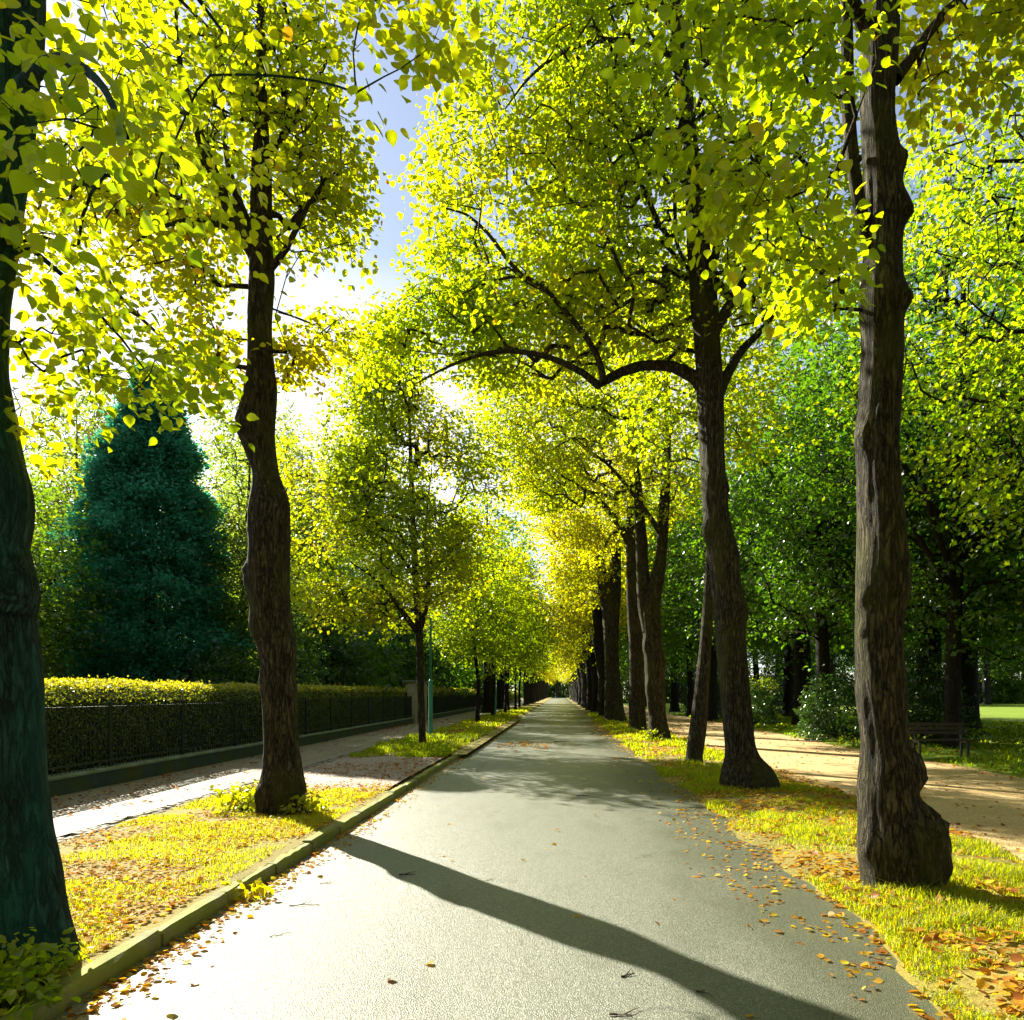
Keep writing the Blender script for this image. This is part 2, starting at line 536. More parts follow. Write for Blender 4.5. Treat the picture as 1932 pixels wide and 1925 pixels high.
def vz_right(P):          # verge between road and park path
    n = fbm(P * np.array((1.6, 1.1, 1)), 3, 4) - 0.5
    e = fbm(P * np.array((0.0, 0.55, 1)), 9, 4) - 0.5
    t = np.clip((P[:, 0] - (2.0 + 0.55 * e)) / 0.55, -0.6, 1.0)
    u = np.clip(((4.35 + 0.7 * e) - P[:, 0]) / 0.6, -0.6, 1.0)
    return np.minimum(t, u) * 0.06 + 0.05 * n * (np.minimum(t, u) > 0)


def vz_left(P):
    n = fbm(P * np.array((1.6, 1.1, 1)), 5, 4) - 0.5
    return 0.100 + 0.035 * n * np.clip(np.minimum(-2.72 - P[:, 0], P[:, 0] + 5.0) / 0.3, 0, 1)


def lawn_z(P):
    e = fbm(P * np.array((0.0, 0.4, 1)), 19, 4) - 0.5
    n = fbm(P * 0.8, 23, 3) - 0.5
    t = np.clip((P[:, 0] - (8.6 + 1.0 * e)) / 0.7, -0.6, 1.0)
    return t * 0.06 + 0.05 * n * (t > 0)


struct('ground', grid('ground', [-400, 400], [-60, 900], lambda P: np.full(len(P), -0.08), M['soil']))
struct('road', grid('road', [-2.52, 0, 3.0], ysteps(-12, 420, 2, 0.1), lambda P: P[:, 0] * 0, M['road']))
struct('park_path', grid('park_path', np.linspace(3.6, 9.8, 10), ysteps(-12, 320, 0.5, 0.05), lambda P: -0.004 + 0 * P[:, 0], M['path']))
struct('park_verge', grid('park_verge', np.arange(1.55, 4.9, 0.11), ysteps(-3, 320), vz_right, M['verge']))
struct('park_lawn', grid('park_lawn', np.concatenate([np.arange(7.6, 12, 0.2), np.linspace(12, 120, 50)]), ysteps(-12, 320, 0.3, 0.04), lawn_z, M['lawn']))
struct('garden_ground', grid('garden_ground', [-200, -60, -20, -7.45], ysteps(-12, 320, 3, 0.1), lambda P: 0.09 + 0 * P[:, 0], M['soil']))
struct('pavement_bed', grid('pavement_bed', [-7.5, -2.6], ysteps(-12, 320, 3, 0.1), lambda P: 0.06 + 0 * P[:, 0], M['soil']))
pav = struct('pavement', grid('pavement', [-7.32, -6.5, -5.63], ysteps(-12, 320, 1.5, 0.1), lambda P: 0.10 + 0 * P[:, 0], M['pave']))
edge_band = link('edge_slab', grid('edge_slab', [-5.61, -5.24], ysteps(-12, 320, 1.5, 0.1), lambda P: 0.102 + 0 * P[:, 0], M['pave']), pav)
struct('kerb_verge', grid('kerb_verge', np.append(np.arange(-5.0, -2.6, 0.1), -2.57), ysteps(-3, 12.2), vz_left, M['verge']))
struct('gravel_strip', grid('gravel_strip', np.arange(-5.0, -2.6, 0.12), ysteps(12.2, 19.5, 0.2), vz_left, M['gravel']))
struct('far_verge', grid('far_verge', np.arange(-5.0, -2.3, 0.15), ysteps(19.5, 320, 0.3), lambda P: vz_left(P) - np.clip((P[:, 0] + 2.75) / 0.4, 0, 1) * 0.14 * (P[:, 1] > 45), M['verge']))

# kerb: each stone a part
rng = random.Random(4)
kerb = link('kerb', None, kind='structure')
kerb_meshes = []
for k in range(6):
    V = []
    for yy in np.linspace(0.008, 0.992, 9):
        dxs = [rng.uniform(-.006, .006) for _ in range(4)]
        for j, (x, z) in enumerate(((0, -0.1), (0, 0.085), (-0.014, 0.108), (-0.088, 0.110), (-0.10, 0.10), (-0.10, -0.1))):
            V.append((x + rng.uniform(-.005, .005), yy, z + (rng.uniform(-.005, .005) if 0 < j < 5 else 0)))
    F = []
    for i in range(8):
        for j in range(5):
            F.append((i * 6 + j, i * 6 + j + 1, (i + 1) * 6 + j + 1, (i + 1) * 6 + j))
    F += [tuple(range(5, -1, -1)), tuple(range(48, 54))]
    kerb_meshes.append(mesh('kerb_stone', np.array(V), F, M['kerb']))
for k in range(-3, 46):
    o = link('kerb_stone', kerb_meshes[k % 6], kerb, (-2.50 + rng.uniform(-.012, .012), k + rng.uniform(-.004, .004), rng.uniform(-.012, .006)))
    o.rotation_euler = (rng.uniform(-.006, .006), rng.uniform(-.03, .03), rng.uniform(-.006, .006))

# two rows of setts between pavement and verge
edging = link('sett_edging', None, kind='structure')
sett_meshes = []
for k in range(7):
    b = MB(); l = rng.uniform(0.12, 0.17); w = rng.uniform(0.085, 0.10)
    b.box(-w / 2, w / 2, -l / 2, l / 2, -0.06, 0.012, 0.014)
    b.v = [(x + rng.uniform(-.008, .008), y + rng.uniform(-.008, .008), z + rng.uniform(-.004, .004)) for x, y, z in b.v]
    sett_meshes.append((b.done('sett', M['sett']), l))
far_s = MB()
cnt = 0
for row, x in enumerate((-5.17, -5.05)):
    y = 3.6
    while y < 40:
        me, l = sett_meshes[rng.randrange(7)]
        y += l / 2
        if rng.random() > 0.06:
            p = (x + rng.uniform(-.015, .015), y, 0.098 + rng.uniform(-.012, .008))
            if y < 23:
                o = link('sett', me, edging, p); o.rotation_euler = (rng.uniform(-.06, .06), rng.uniform(-.06, .06), rng.uniform(-.1, .1)); cnt += 1
            else:
                far_s.box(p[0] - .045, p[0] + .045, y - l / 2 + .008, y + l / 2 - .008, 0.04, p[2] + 0.012, 0.01)
        y += l / 2 + 0.014
link('far_setts', far_s.done('far_setts', M['sett']), edging, kind='stuff')

# plinth wall with coping, iron fence on it
GATE = (39.7, 43.2)
def plinth(y0, y1, label):
    t = thing('plinth_wall', label, 'wall', (-7.42, y0, 0.06))
    ys = np.linspace(0, y1 - y0, max(2, int((y1 - y0) / 0.8)))
    link('wall_body', MB().box(-0.10, 0.10, 0, y1 - y0, 0, 0.285).done('wall_body', M['plinth']), t)
    k = 0
    y = 0.0
    while y < y1 - y0 - 0.1:
        e = min(y + 1.5, y1 - y0)
        if y < 90:
            o = link('coping_stone', coping_me, t, (0, y, 0.286 + rng.uniform(-.003, .003)))
            o.scale = (1, (e - y) / 1.5, 1)
        y = e
    if y1 - y0 > 90:
        link('far_coping', MB().box(-0.12, 0.13, 90, y1 - y0, 0.286, 0.335).done('far_coping', M['coping']), t)
    return t


coping_me = MB().box(-0.125, 0.13, 0.006, 1.494, 0, 0.05, 0.015).done('coping_stone', M['coping'])
plinth(0.5, GATE[0], 'low dark green stained plinth wall under the railing and hedge')
plinth(GATE[1], 150, 'dark plinth wall continuing beyond the pale gate pillar')

bar_me = MB()
bar_me.tube([(0, 0, 0), (0, 0, 1.02), (0, 0, 1.07)], [0.007, 0.007, 0.002], 5)
bar_me = bar_me.done('bar', M['iron'])


def fence(y0, y1, label, single):
    t = thing('iron_fence', label, 'fence', (-7.40, y0, 0.39))
    L = y1 - y0
    link('top_rail', MB().box(-0.018, 0.018, 0, L, 0.985, 1.0).done('rail', M['iron']), t)
    link('lower_rail', MB().box(-0.018, 0.018, 0, L, 0.10, 0.125).done('rail', M['iron']), t)
    far = MB(); n = 0; y = 0.05
    while y < L:
        if single and n < 300 and y0 + y > 6.2:
            link('bar', bar_me, t, (0, y, 0)); n += 1
        elif y0 + y < 80:
            far.box(-.008, .008, y - .008, y + .008, 0, 1.06)
        y += 0.105
    if far.v:
        link('far_bars', far.done('far_bars', M['iron']), t, kind='stuff')
    y = 0.0
    while y < min(L, 60):
        link('fence_post', post_me, t, (-0.02, y, -0.02)); y += 2.52


post_me = MB().box(-0.022, 0.022, -0.022, 0.022, 0, 1.1, 0.008).done('fence_post', M['iron'])
fence(0.5, GATE[0], 'dark iron railing of thin upright bars before the sunlit hedge', True)
fence(GATE[1], 150, 'dark iron railing running on past the gate pillar into the distance', False)

# ------------------------------------------------------------------ leaves
HEART = np.array([(0, 0, 0), (0.10, 0.30, .05), (0.32, 0.46, .09), (0.62, 0.38, .07), (0.84, 0.18, .02), (1.04, 0, -.08),
                  (0.84, -0.18, .02), (0.62, -0.38, .07), (0.32, -0.46, .09), (0.10, -0.30, .05), (0.5, 0, -.03)])
HEART_F = [(0, 10, 5, 4, 3, 2, 1), (0, 9, 8, 7, 6, 5, 10)]
HEART_T = np.array([(0, 2, 1), (0, 10, 2), (10, 3, 2), (10, 4, 3), (10, 5, 4), (0, 9, 8), (0, 8, 10), (10, 8, 7), (10, 7, 6), (10, 6, 5)])
LEAF6 = np.array([(0, 0, 0), (0.22, 0.42, .08), (0.68, 0.36, .05), (1.04, 0, -.08), (0.68, -0.36, .05), (0.22, -0.42, .08)])
LEAF6_F = np.array([(0, 3, 2, 1), (0, 5, 4, 3)])
LEAF4 = np.array([(0, 0, 0), (0.42, 0.42, .07), (1.04, 0, -.05), (0.42, -0.42, .07)])
LEAF4_F = np.array([(0, 2, 1), (0, 3, 2)])


def frames(ax, nr):
    ax = unit(ax)
    nr = nr - (nr * ax).sum(1, keepdims=True) * ax
    nr = unit(nr)
    return ax, np.cross(nr, ax), nr


def leaf_mesh(name, pos, ax, nr, size, hue, tmpl, F, m):
    a, s, n = frames(ax, nr)
    k = len(tmpl)
    V = pos[:, None, :] + size[:, None, None] * (tmpl[None, :, 0:1] * a[:, None] + tmpl[None, :, 1:2] * s[:, None] + tmpl[None, :, 2:3] * n[:, None])
    FF = (F[None] + (np.arange(len(pos)) * k)[:, None, None]).reshape(-1, F.shape[1])
    return mesh(name, V.reshape(-1, 3), FF, m, False, np.repeat(hue, k))


_single = {}


def single_leaf(m, hue):
    key = (m.name, round(hue * 7))
    if key not in _single:
        _single[key] = mesh('leaf', HEART, HEART_F, m, True, np.full(len(HEART), round(hue * 7) / 7.0))
    return _single[key]


def put_leaf(parent, name, p, a, n, size, hue, m):
    from mathutils import Matrix
    a, s, n = (v[0] for v in frames(a[None], n[None]))
    o = link(name, single_leaf(m, hue), parent)
    o.matrix_local = Matrix(((a[0] * size, s[0] * size, n[0] * size, p[0]), (a[1] * size, s[1] * size, n[1] * size, p[1]),
                             (a[2] * size, s[2] * size, n[2] * size, p[2]), (0, 0, 0, 1)))
    return o


def in_view(P, size, pad=0):
    x, y = pix(P)
    ok = (P[:, 1] > 0.4) & (x > -pad) & (x < 1932 + pad) & (y > -pad) & (y < 1925 + pad)
    return np.where(ok, size / np.maximum(P[:, 1], 0.4), 0)


def spray_leaves(R, tips, dirs, k, L, lat, size, hue_lo, hue_hi, sd):
    """Flat drooping sprays of k leaves round each tip."""
    n = len(tips)
    up = np.array((0, 0, 1.0))
    d = unit(dirs * np.array((1, 1, 0.45)) + R.normal(0, .25, (n, 3)) + np.array((0, 0, -.12)))
    side = unit(np.cross(d, up) + 1e-4)
    T = np.repeat(np.arange(n), k)
    m = n * k
    t = R.uniform(-0.35, 1.0, m) * L
    s = R.normal(0, 0.5, m) * lat * (1.1 - 0.5 * np.abs(t) / L)
    pos = tips[T] + d[T] * t[:, None] + side[T] * s[:, None] + R.normal(0, 0.055, (m, 3)) * np.array((1, 1, 1.3)) * (L / 0.45) + up * (-(s ** 2) * 0.25 - 0.12 * np.maximum(t, 0) ** 2)[:, None]
    ax = side[T] * np.sign(s)[:, None] * R.uniform(.3, 1, m)[:, None] + d[T] * R.uniform(.1, .9, m)[:, None] + up * R.normal(-.45, .4, m)[:, None] + R.normal(0, .25, (m, 3))
    nr = up + R.normal(0, .55, (m, 3)) + 0.25 * d[T]
    cl = fbm(tips * 0.55 + sd, sd, 3)
    cl = np.clip((cl - 0.3) / 0.4, 0, 1)
    hue = np.clip(hue_lo + (hue_hi - hue_lo) * (0.55 * cl[T] + 0.45 * R.random(m)) + (R.random(m) < 0.03) * 0.35, 0, 1)
    return pos, ax, nr, size * R.uniform(.55, 1.25, m), hue


# ------------------------------------------------------------------ trees
def stem_mesh(name, path, m, n=28, rough=0.10, seed=1, off=(0, 0, 0), lumps=0.5, bumps=(), deep=1.0):
    """path rows: x, y, z, r. A lumpy barked stem."""
    P = np.asarray(path)
    K = len(P)
    t = np.gradient(P[:, :3], axis=0); t = unit(t)
    a = unit(np.cross(t, np.array((0.0, 1.0, 0.05)))); b = np.cross(t, a)
    th = np.linspace(0, 2 * math.pi, n, endpoint=False)
    ring = a[:, None] * np.cos(th)[None, :, None] + b[:, None] * np.sin(th)[None, :, None]
    ring = ring * np.array((1, deep, 1))
    base = P[:, None, :3] + ring * P[:, 3][:, None, None]
    q = base.reshape(-1, 3)
    low = fbm(q * np.array((2.6, 2.6, 1.5)) + seed * 3.1, seed, 3) - 0.5
    rid = fbm(np.stack([np.tile(np.cos(th) * 3.2, K), np.tile(np.sin(th) * 3.2, K), np.repeat(P[:, 2] * 0.9, n)], 1) + seed, seed + 5, 4) - 0.5
    fin = fbm(q * np.array((9, 9, 5)) + seed, seed + 11, 2) - 0.5
    w = 1 + (rough * 2.2 * low * lumps + rough * 1.6 * rid + rough * 0.55 * fin)
    V = P[:, None, :3] + ring * (P[:, 3][:, None] * w.reshape(K, n))[:, :, None]
    V = V.reshape(-1, 3)
    out = ring.reshape(-1, 3)
    for c, r, amp in bumps:      # burls: smooth knobs grown out of the bark
        g = np.exp(-(np.linalg.norm((V - np.asarray(c)) * np.array((1, 1, .8)), axis=1) / r) ** 2)
        near = g > .003
        V[near] += out[near] * (amp * g[near] * (1.5 * fbm(V[near] * 6.5 / max(r / .15, .8) + seed, seed + 31, 3) + .2))[:, None]
    V = V - np.asarray(off)
    i = (np.arange(K - 1)[:, None] * n + np.arange(n)[None]).ravel()
    j = (np.arange(K - 1)[:, None] * n + ((np.arange(n) + 1) % n)[None]).ravel()
    return mesh(name, V, np.stack([i, j, j + n, i + n], 1), m, True)


def knobs(Y, rows):
    """Burl rows (px, py, radius, height) on the trunk's near side at distance Y."""
    return [(at(x, y, Y - .1), r, h) for x, y, r, h in rows]


def sample(R, ell, thr=0.44, fs=0.8, cut=None, seed=0):
    """Tips in a union of ellipsoids (centre, radii, count), clumped by noise."""
    out = []
    for c, r, n, *own in ell:
        d = unit(R.normal(0, 1, (int(n * 1.9), 3)))
        p = np.asarray(c) + d * R.random((len(d), 1)) ** (1 / 2.6) * np.asarray(r) * (1 + 0.55 * (vnoise(d * 2.2 + seed, seed + 3)[:, None] - 0.5))
        keep = vnoise(p * fs + seed * 1.7, seed) * 0.7 + vnoise(p * fs * 2.3, seed + 1) * 0.3 > (own[0] if own else thr)
        if cut is not None:
            keep &= cut(p)
        got = p[keep]
        out.append(got[:n])
    return np.vstack(out)


def grow(R, sk, skr, tips, axis_xy, r0=0.0045, step=0.45, wob=1.0):
    """Join every tip to the nearest wood, inside first. Returns edges (A, B, ra, rb) and each tip's direction."""
    order = np.argsort(np.hypot(tips[:, 0] - axis_xy[0], tips[:, 1] - axis_xy[1]) + 0.3 * np.abs(tips[:, 2] - tips[:, 2].mean()))
    cap = len(sk) + len(tips) * 7 + 10
    P = np.zeros((cap, 3)); par = np.full(cap, -1); P[:len(sk)] = sk; n = len(sk)
    n0 = n
    dirs = np.zeros_like(tips); tip_node = np.zeros(len(tips), int)
    for ti in order:
        q = tips[ti]
        dv = q - P[:n]
        d = np.sqrt((dv * dv).sum(1))
        j = int(np.argmin(d * (1 + 0.9 * np.clip(-dv[:, 2] / np.maximum(d, .01) - 0.1, 0, 1)) + (np.arange(n) < n0) * 0.12))
        L = d[j]
        k = int(min(7, max(1, round(L / step))))
        p0 = P[j].copy()
        bow = np.array((0, 0, 0.09 * L)) + R.normal(0, 0.05 * L, 3) * wob
        prev = j
        for s in range(1, k + 1):
            t = s / k
            P[n] = p0 + (q - p0) * t + bow * (4 * t * (1 - t))
            par[n] = prev; prev = n; n += 1
        dirs[ti] = P[n - 1] - P[par[n - 1]]; tip_node[ti] = n - 1
    cntw = np.zeros(n)
    cntw[tip_node] = 1
    for i in range(n - 1, n0 - 1, -1):
        if par[i] >= 0:
            cntw[par[i]] += cntw[i]
    idx = np.arange(n0, n)
    rb = r0 * cntw[idx] ** 0.5
    ra = np.where(par[idx] >= n0, r0 * np.maximum(cntw[par[idx]], 1) ** 0.5, rb * 1.15)
    return P[par[idx]], P[idx], np.minimum(ra, rb * 1.5), rb, unit(dirs)


def edge_mesh(name, A, B, ra, rb, m, sides=4):
    t = unit(B - A)
    a = unit(np.cross(t, np.array((0.31, 0.55, 0.77)))); b = np.cross(t, a)
    th = np.linspace(0, 2 * math.pi, sides, endpoint=False)
    ring = a[:, None] * np.cos(th)[None, :, None] + b[:, None] * np.sin(th)[None, :, None]
    V = np.concatenate([A[:, None] + ring * ra[:, None, None], B[:, None] + ring * rb[:, None, None]], 1)
    k = np.arange(sides); j = (k + 1) % sides
    f = np.stack([k, j, j + sides, k + sides], 1)
    F = (f[None] + (np.arange(len(A)) * 2 * sides)[:, None, None]).reshape(-1, 4)
    return mesh(name, V.reshape(-1, 3), F, m, True)


def tree(name, label, base, trunk, limbs, ell, leaf, hue, seed, bark='bark', lmat='linden', k=16, L=0.45, lat=0.3, tmpl='6',
         group=None, singles=0, thr=0.44, cut=None, sides=4, rings=0.12, n=28, rough=0.10, min_r=0.0, fs=0.8, r0=0.0045, cat='tree', r_nodes=None, bumps=(), deep=1.0, step=0.45, airy=None):
    """trunk / limbs: rows (x, y, z, r) in the world. A thing with trunk, limbs, twigs, crown (and its nearest leaves one by one)."""
    R = np.random.default_rng(seed)
    base = np.asarray(base, float)
    t = thing(name, label, cat, tuple(base), group)
    tp = spline(trunk, rings)
    link('trunk', stem_mesh('trunk', tp, M[bark], n, rough, seed, base, .5, bumps, deep), t)
    sk, skr = [tp[2:, :3]], []
    for i, lb in enumerate(limbs):
        lp = spline(lb, 0.2)
        link('limb', stem_mesh('limb', lp, M[bark], 10, rough, seed + i + 3, base), t)
        sk.append(lp[:, :3])
    sk = np.vstack(sk)
    zmin = r_nodes if r_nodes is not None else base[2] + 2.0
    sk = sk[sk[:, 2] > zmin]
    tips = sample(R, ell, thr, fs, cut, seed)
    A, B, ra, rb, dirs = grow(R, sk, None, tips, base, r0, step)
    keep = rb > min_r
    if keep.any():
        link('twigs', edge_mesh('twigs', A[keep] - base, B[keep] - base, ra[keep], rb[keep], M[bark], sides), t, kind='stuff')
    pos, ax, nr, size, hu = spray_leaves(R, tips, dirs, k, L, lat, leaf, hue[0], hue[1], seed)
    if airy:       # wood that stays in the open: few leaves hang straight before it
        lx, ly = pix(pos); drop = np.zeros(len(pos), bool)
        for w_ in [tp] + [spline(limbs[q], .12) for q in airy]:
            wx, wy = pix(w_[:, :3]); wr = w_[:, 3] * FPX / w_[:, 1] + 9
            for x_, y_, r_, d_ in zip(wx, wy, wr, w_[:, 1]):
                if -50 < y_ < 1000:
                    drop |= (np.abs(lx - x_) < r_) & (np.abs(ly - y_) < r_) & (pos[:, 1] < d_)
        drop &= R.random(len(pos)) < .8
        pos, ax, nr, size, hu = (v[~drop] for v in (pos, ax, nr, size, hu))
    rest = np.ones(len(pos), bool)
    if singles:
        o = np.argsort(-in_view(pos, size))[:singles]
        rest[o] = False
        for i in o:
            put_leaf(t, 'leaf', pos[i] - base, ax[i], nr[i], size[i], hu[i], M[lmat])
    T, F = {'6': (LEAF6, LEAF6_F), '4': (LEAF4, LEAF4_F), 'h': (HEART, HEART_T)}[tmpl]
    link('crown', leaf_mesh('crown', pos[rest] - base, ax[rest], nr[rest], size[rest], hu[rest], T, F, M[lmat]), t, kind='stuff' if singles else None)
    return t


def prof(Y, rows, slim=1.0):
    """Trunk rows from left edge, right edge and height measured on the photograph, at distance Y."""
    out = []
    for l, r, y in rows:
        l, r = (l + r) / 2 - (r - l) / 2 * slim, (l + r) / 2 + (r - l) / 2 * slim
        p = at((l + r) / 2, y, Y)
        out.append((*p, (r - l) / 2 / FPX * Y))
    return out


def limb(Y, rows, dY=0.0):
    """Limb rows (px, py, radius in m); dY lets it lean towards (-) or away from (+) the camera along its length."""
    k = len(rows) - 1
    return [(*at(x, y, Y + dY * i / k), r) for i, (x, y, r) in enumerate(rows)]


# --- nearest linden beside the kerb (its trunk is cut by the picture's edge)
YA = 4.4
tr = prof(YA, [(-120, 150, 1900), (-95, 131, 1815), (-90, 112, 1740), (-95, 97, 1640), (-105, 76, 1517), (-115, 65, 1295), (-125, 52, 1155), (-118, 61, 1120),
               (-135, 40, 1032), (-128, 46, 960), (-155, 20, 846), (-180, 0, 723), (-190, -4, 615), (-165, 12, 480), (-130, 36, 316), (-95, 60, 123), (-80, 72, 0), (-75, 75, -200), (-60, 70, -500), (-50, 60, -900)])
t_l1 = tree('linden_tree', 'nearest dark teal linden at the kerb with only its bark edge in frame', (-3.1, YA, 0.1), tr,
    [limb(YA, [(-40, -100, .07), (200, -160, .06), (450, -170, .045), (700, -120, .03), (850, -40, .012)], -0.5),
     limb(YA, [(-30, 60, .06), (60, -60, .05), (190, -120, .04), (330, -60, .02), (420, 60, .008)], 1.2),
     limb(YA, [(-10, 480, .022), (60, 470, .016), (130, 530, .012), (230, 640, .007), (290, 720, .004)], 0.4),
     limb(YA, [(-40, 250, .05), (90, 120, .035), (180, 150, .02), (240, 260, .008)], -1.6)],
    [(at(120, 150, 2.6), (.20, .3, .30), 11), (at(160, 330, 3.4), (.36, .4, .45), 19), (at(240, 120, 4.2), (.55, .6, .5), 22),
     (at(330, 60, 5.4), (.7, .7, .6), 22), (at(80, 570, 4.5), (.26, .35, .5), 20), (at(270, 705, 4.7), (.42, .35, .13), 26), (at(190, 650, 5.0), (.36, .4, .2), 11), (at(50, 740, 4.5), (.13, .25, .33), 10),
     (at(430, 330, 5.3), (.36, .5, .5), 9), (at(770, 30, 4.0), (.24, .25, .20), 15, .2), (at(690, 90, 4.1), (.10, .2, .32), 8, .2), (at(700, -40, 4.1), (.45, .4, .16), 6), (at(520, 10, 4.6), (.4, .4, .25), 4),
     (at(360, 360, 4.9), (.16, .2, .22), 8)],
    0.069, (0.18, 0.80), 11, tmpl='h', bark='bark_teal_veil', k=13, L=0.34, lat=0.2, singles=300, thr=0.36, n=48, rings=0.05, r0=0.0013, step=.14, r_nodes=2.2, bumps=knobs(YA, [(45, 1095, .14, .05), (15, 880, .2, .05), (60, 1300, .2, .03)]))

# --- second linden of the kerb side, the one whose shadow crosses the road
YB = 10.1
bB = (-3.54, YB, 0.1)
tr = prof(YB, [(476, 590, 1545), (488, 577, 1515), (496, 570, 1450), (492, 564, 1300), (482, 561, 1204), (466, 549, 1110), (466, 550, 1000), (466, 548, 958), (473, 530, 895), (457, 523, 846), (449, 521, 797),
               (460, 523, 735), (465, 518, 690), (466, 514, 620), (469, 519, 527), (471, 516, 440), (472, 514, 330), (480, 508, 240), (482, 503, 120), (484, 500, 0), (488, 502, -200), (490, 498, -500)], .84)
t_l2 = tree('linden_tree', 'gnarled linden between gravel strip and grass, casting its shadow across the road', bB, tr,
    [limb(YB, [(485, 480, .12), (458, 440, .10), (430, 385, .085), (400, 320, .07), (368, 228, .055), (340, 120, .03), (330, 0, .012)], -0.5),
     limb(YB, [(482, 450, .07), (462, 410, .06), (440, 350, .05), (425, 280, .03), (420, 180, .012)], 0.6),
     limb(YB, [(455, 440, .05), (420, 424, .045), (370, 415, .035), (300, 430, .02), (240, 470, .01)], -0.8),
     limb(YB, [(500, 520, .05), (540, 470, .04), (580, 390, .025), (620, 330, .012)], -0.4),
     limb(YB, [(500, 300, .05), (560, 220, .04), (610, 130, .02), (640, 60, .01)], 0.3)],
    [(at(430, 330, YB), (1.9, 1.5, 2.1), 400), (at(560, 330, YB), (.95, 1.1, 1.9), 150), (at(330, 590, YB), (1.35, 1.0, .8), 190, .33), (at(390, 640, YB - .5), (.5, .6, .4), 26, .2), (at(590, 560, YB), (.6, .9, .9), 70, .30), (at(540, 660, YB), (.28, .5, .36), 24), (at(420, 690, YB), (.35, .5, .25), 14, .2),
     (at(250, 440, YB), (1.2, 1.4, 1.5), 200), (at(410, -50, YB), (1.6, 1.4, 1.8), 200), (at(540, 50, YB), (.7, 1.1, 1.3), 80)],
    0.082, (0.25, 0.84), 23, k=17, L=0.4, lat=0.27, singles=300, airy=(0, 1, 2, 3), thr=0.42, n=56, rings=0.05, rough=0.13, fs=0.7,
    cut=lambda p: ~((pix(p)[0] > 672 - 45 * (pix(p)[1] < 190)) | ((np.abs(pix(p)[0] - 478) < 62) & (pix(p)[1] > 230) & (pix(p)[1] < 760) & (p[:, 1] < YB + .2) & (vnoise(p * 4, 7) > .18)) | ((pix(p)[0] > 380) & (pix(p)[0] < 480) & (pix(p)[1] > 300) & (pix(p)[1] < 470) & (p[:, 1] < YB - .2))),
    deep=1.3, bumps=knobs(YB, [(538, 950, .16, .05), (475, 1100, .10, .09), (470, 1075, .07, .06), (460, 800, .12, .07), (462, 770, .06, .05), (548, 1225, .14, .05), (505, 1290, .09, .08), (520, 1060, .1, .04), (480, 1000, .1, .04), (515, 930, .1, .04), (500, 1180, .1, .05), (500, 1500, .25, .1), (560, 1490, .25, .1), (490, 1180, .15, .06)]))

# --- nearest linden of the park side, with the big burls
YC = 6.4
bC = (2.72, YC, 0.03)
tr = prof(YC, [(1600, 1775, 1715), (1618, 1768, 1670), (1612, 1762, 1600), (1614, 1735, 1520), (1616, 1728, 1460), (1620, 1718, 1400), (1613, 1712, 1300), (1612, 1706, 1200), (1613, 1707, 1100), (1611, 1712, 1000), (1612, 1702, 880), (1610, 1702, 810), (1617, 1705, 750),
               (1622, 1706, 650), (1619, 1706, 560), (1626, 1704, 480), (1628, 1706, 400), (1626, 1702, 320), (1618, 1692, 200), (1625, 1697, 100), (1626, 1700, 0), (1630, 1695, -200), (1635, 1690, -500)], .84)
t_r1 = tree('linden_tree', 'stout linden with a huge dark burl at its foot, beside the sandy path', bC, tr,
    [limb(YC, [(1650, 520, .05), (1632, 440, .055), (1612, 330, .05), (1600, 200, .05), (1598, 60, .045), (1590, -120, .03)], -0.25),
     limb(YC, [(1640, 60, .06), (1560, -60, .05), (1460, -100, .035), (1380, -40, .015)], -1.4),
     limb(YC, [(1620, 300, .03), (1575, 330, .025), (1530, 320, .018), (1470, 250, .008)], -0.9),
     limb(YC, [(1690, 150, .05), (1770, 40, .04), (1850, -40, .02)], 0.5)],
    [(at(1450, 260, 4.9), (.40, .4, .50), 38), (at(1540, 120, 5.2), (.42, .4, .6), 50), (at(1370, 80, 4.8), (.34, .35, .4), 22), (at(1500, 430, 5.6), (.42, .4, .45), 40), (at(1560, 540, 6.0), (.24, .4, .26), 22), (at(1340, 290, 5.0), (.14, .3, .1), 8),
     (at(1640, 150, 5.5), (.26, .15, .2), 9, .1), (at(1810, 60, 6.8), (.75, .6, .7), 85), (at(1480, -100, 5.4), (.8, .6, .4), 26), (at(1790, -150, 6.6), (.8, .8, .4), 26)],
    0.085, (0.22, 0.72), 37, tmpl='h', k=14, L=0.36, lat=0.2, singles=300, thr=0.36, n=72, rings=0.035, rough=0.13, r0=0.0017, step=.16, r_nodes=3.2,
    cut=lambda p: ~((pix(p)[0] > 1595) & (pix(p)[0] < 1722) & (pix(p)[1] > -60) & (p[:, 1] < YC + .3) & (vnoise(p * 5, 4) > .25)),
    deep=1.3, bumps=[(at(1638 - (y_ - 1000) * .008, y_, YC - .24), .06, .04 + .02 * math.sin(y_ * .021)) for y_ in range(560, 1680, 34)] + knobs(YC, [(1750, 1592, .15, .12), (1764, 1556, .08, .09), (1760, 1628, .09, .10), (1772, 1592, .06, .08), (1728, 1575, .08, .06), (1722, 1622, .07, .05), (1748, 1530, .10, .10), (1732, 1466, .07, .10), (1735, 1428, .07, .11), (1700, 1465, .10, .07), (1748, 1650, .15, .09), (1615, 830, .09, .09), (1612, 985, .06, .07), (1612, 1045, .05, .06), (1614, 1130, .09, .08),
        (1706, 388, .09, .05), (1712, 402, .05, .04), (1618, 1600, .1, .06), (1694, 300, .07, .05), (1703, 560, .08, .06), (1640, 1190, .1, .05), (1660, 1075, .1, .04), (1706, 1090, .2, .05)]))

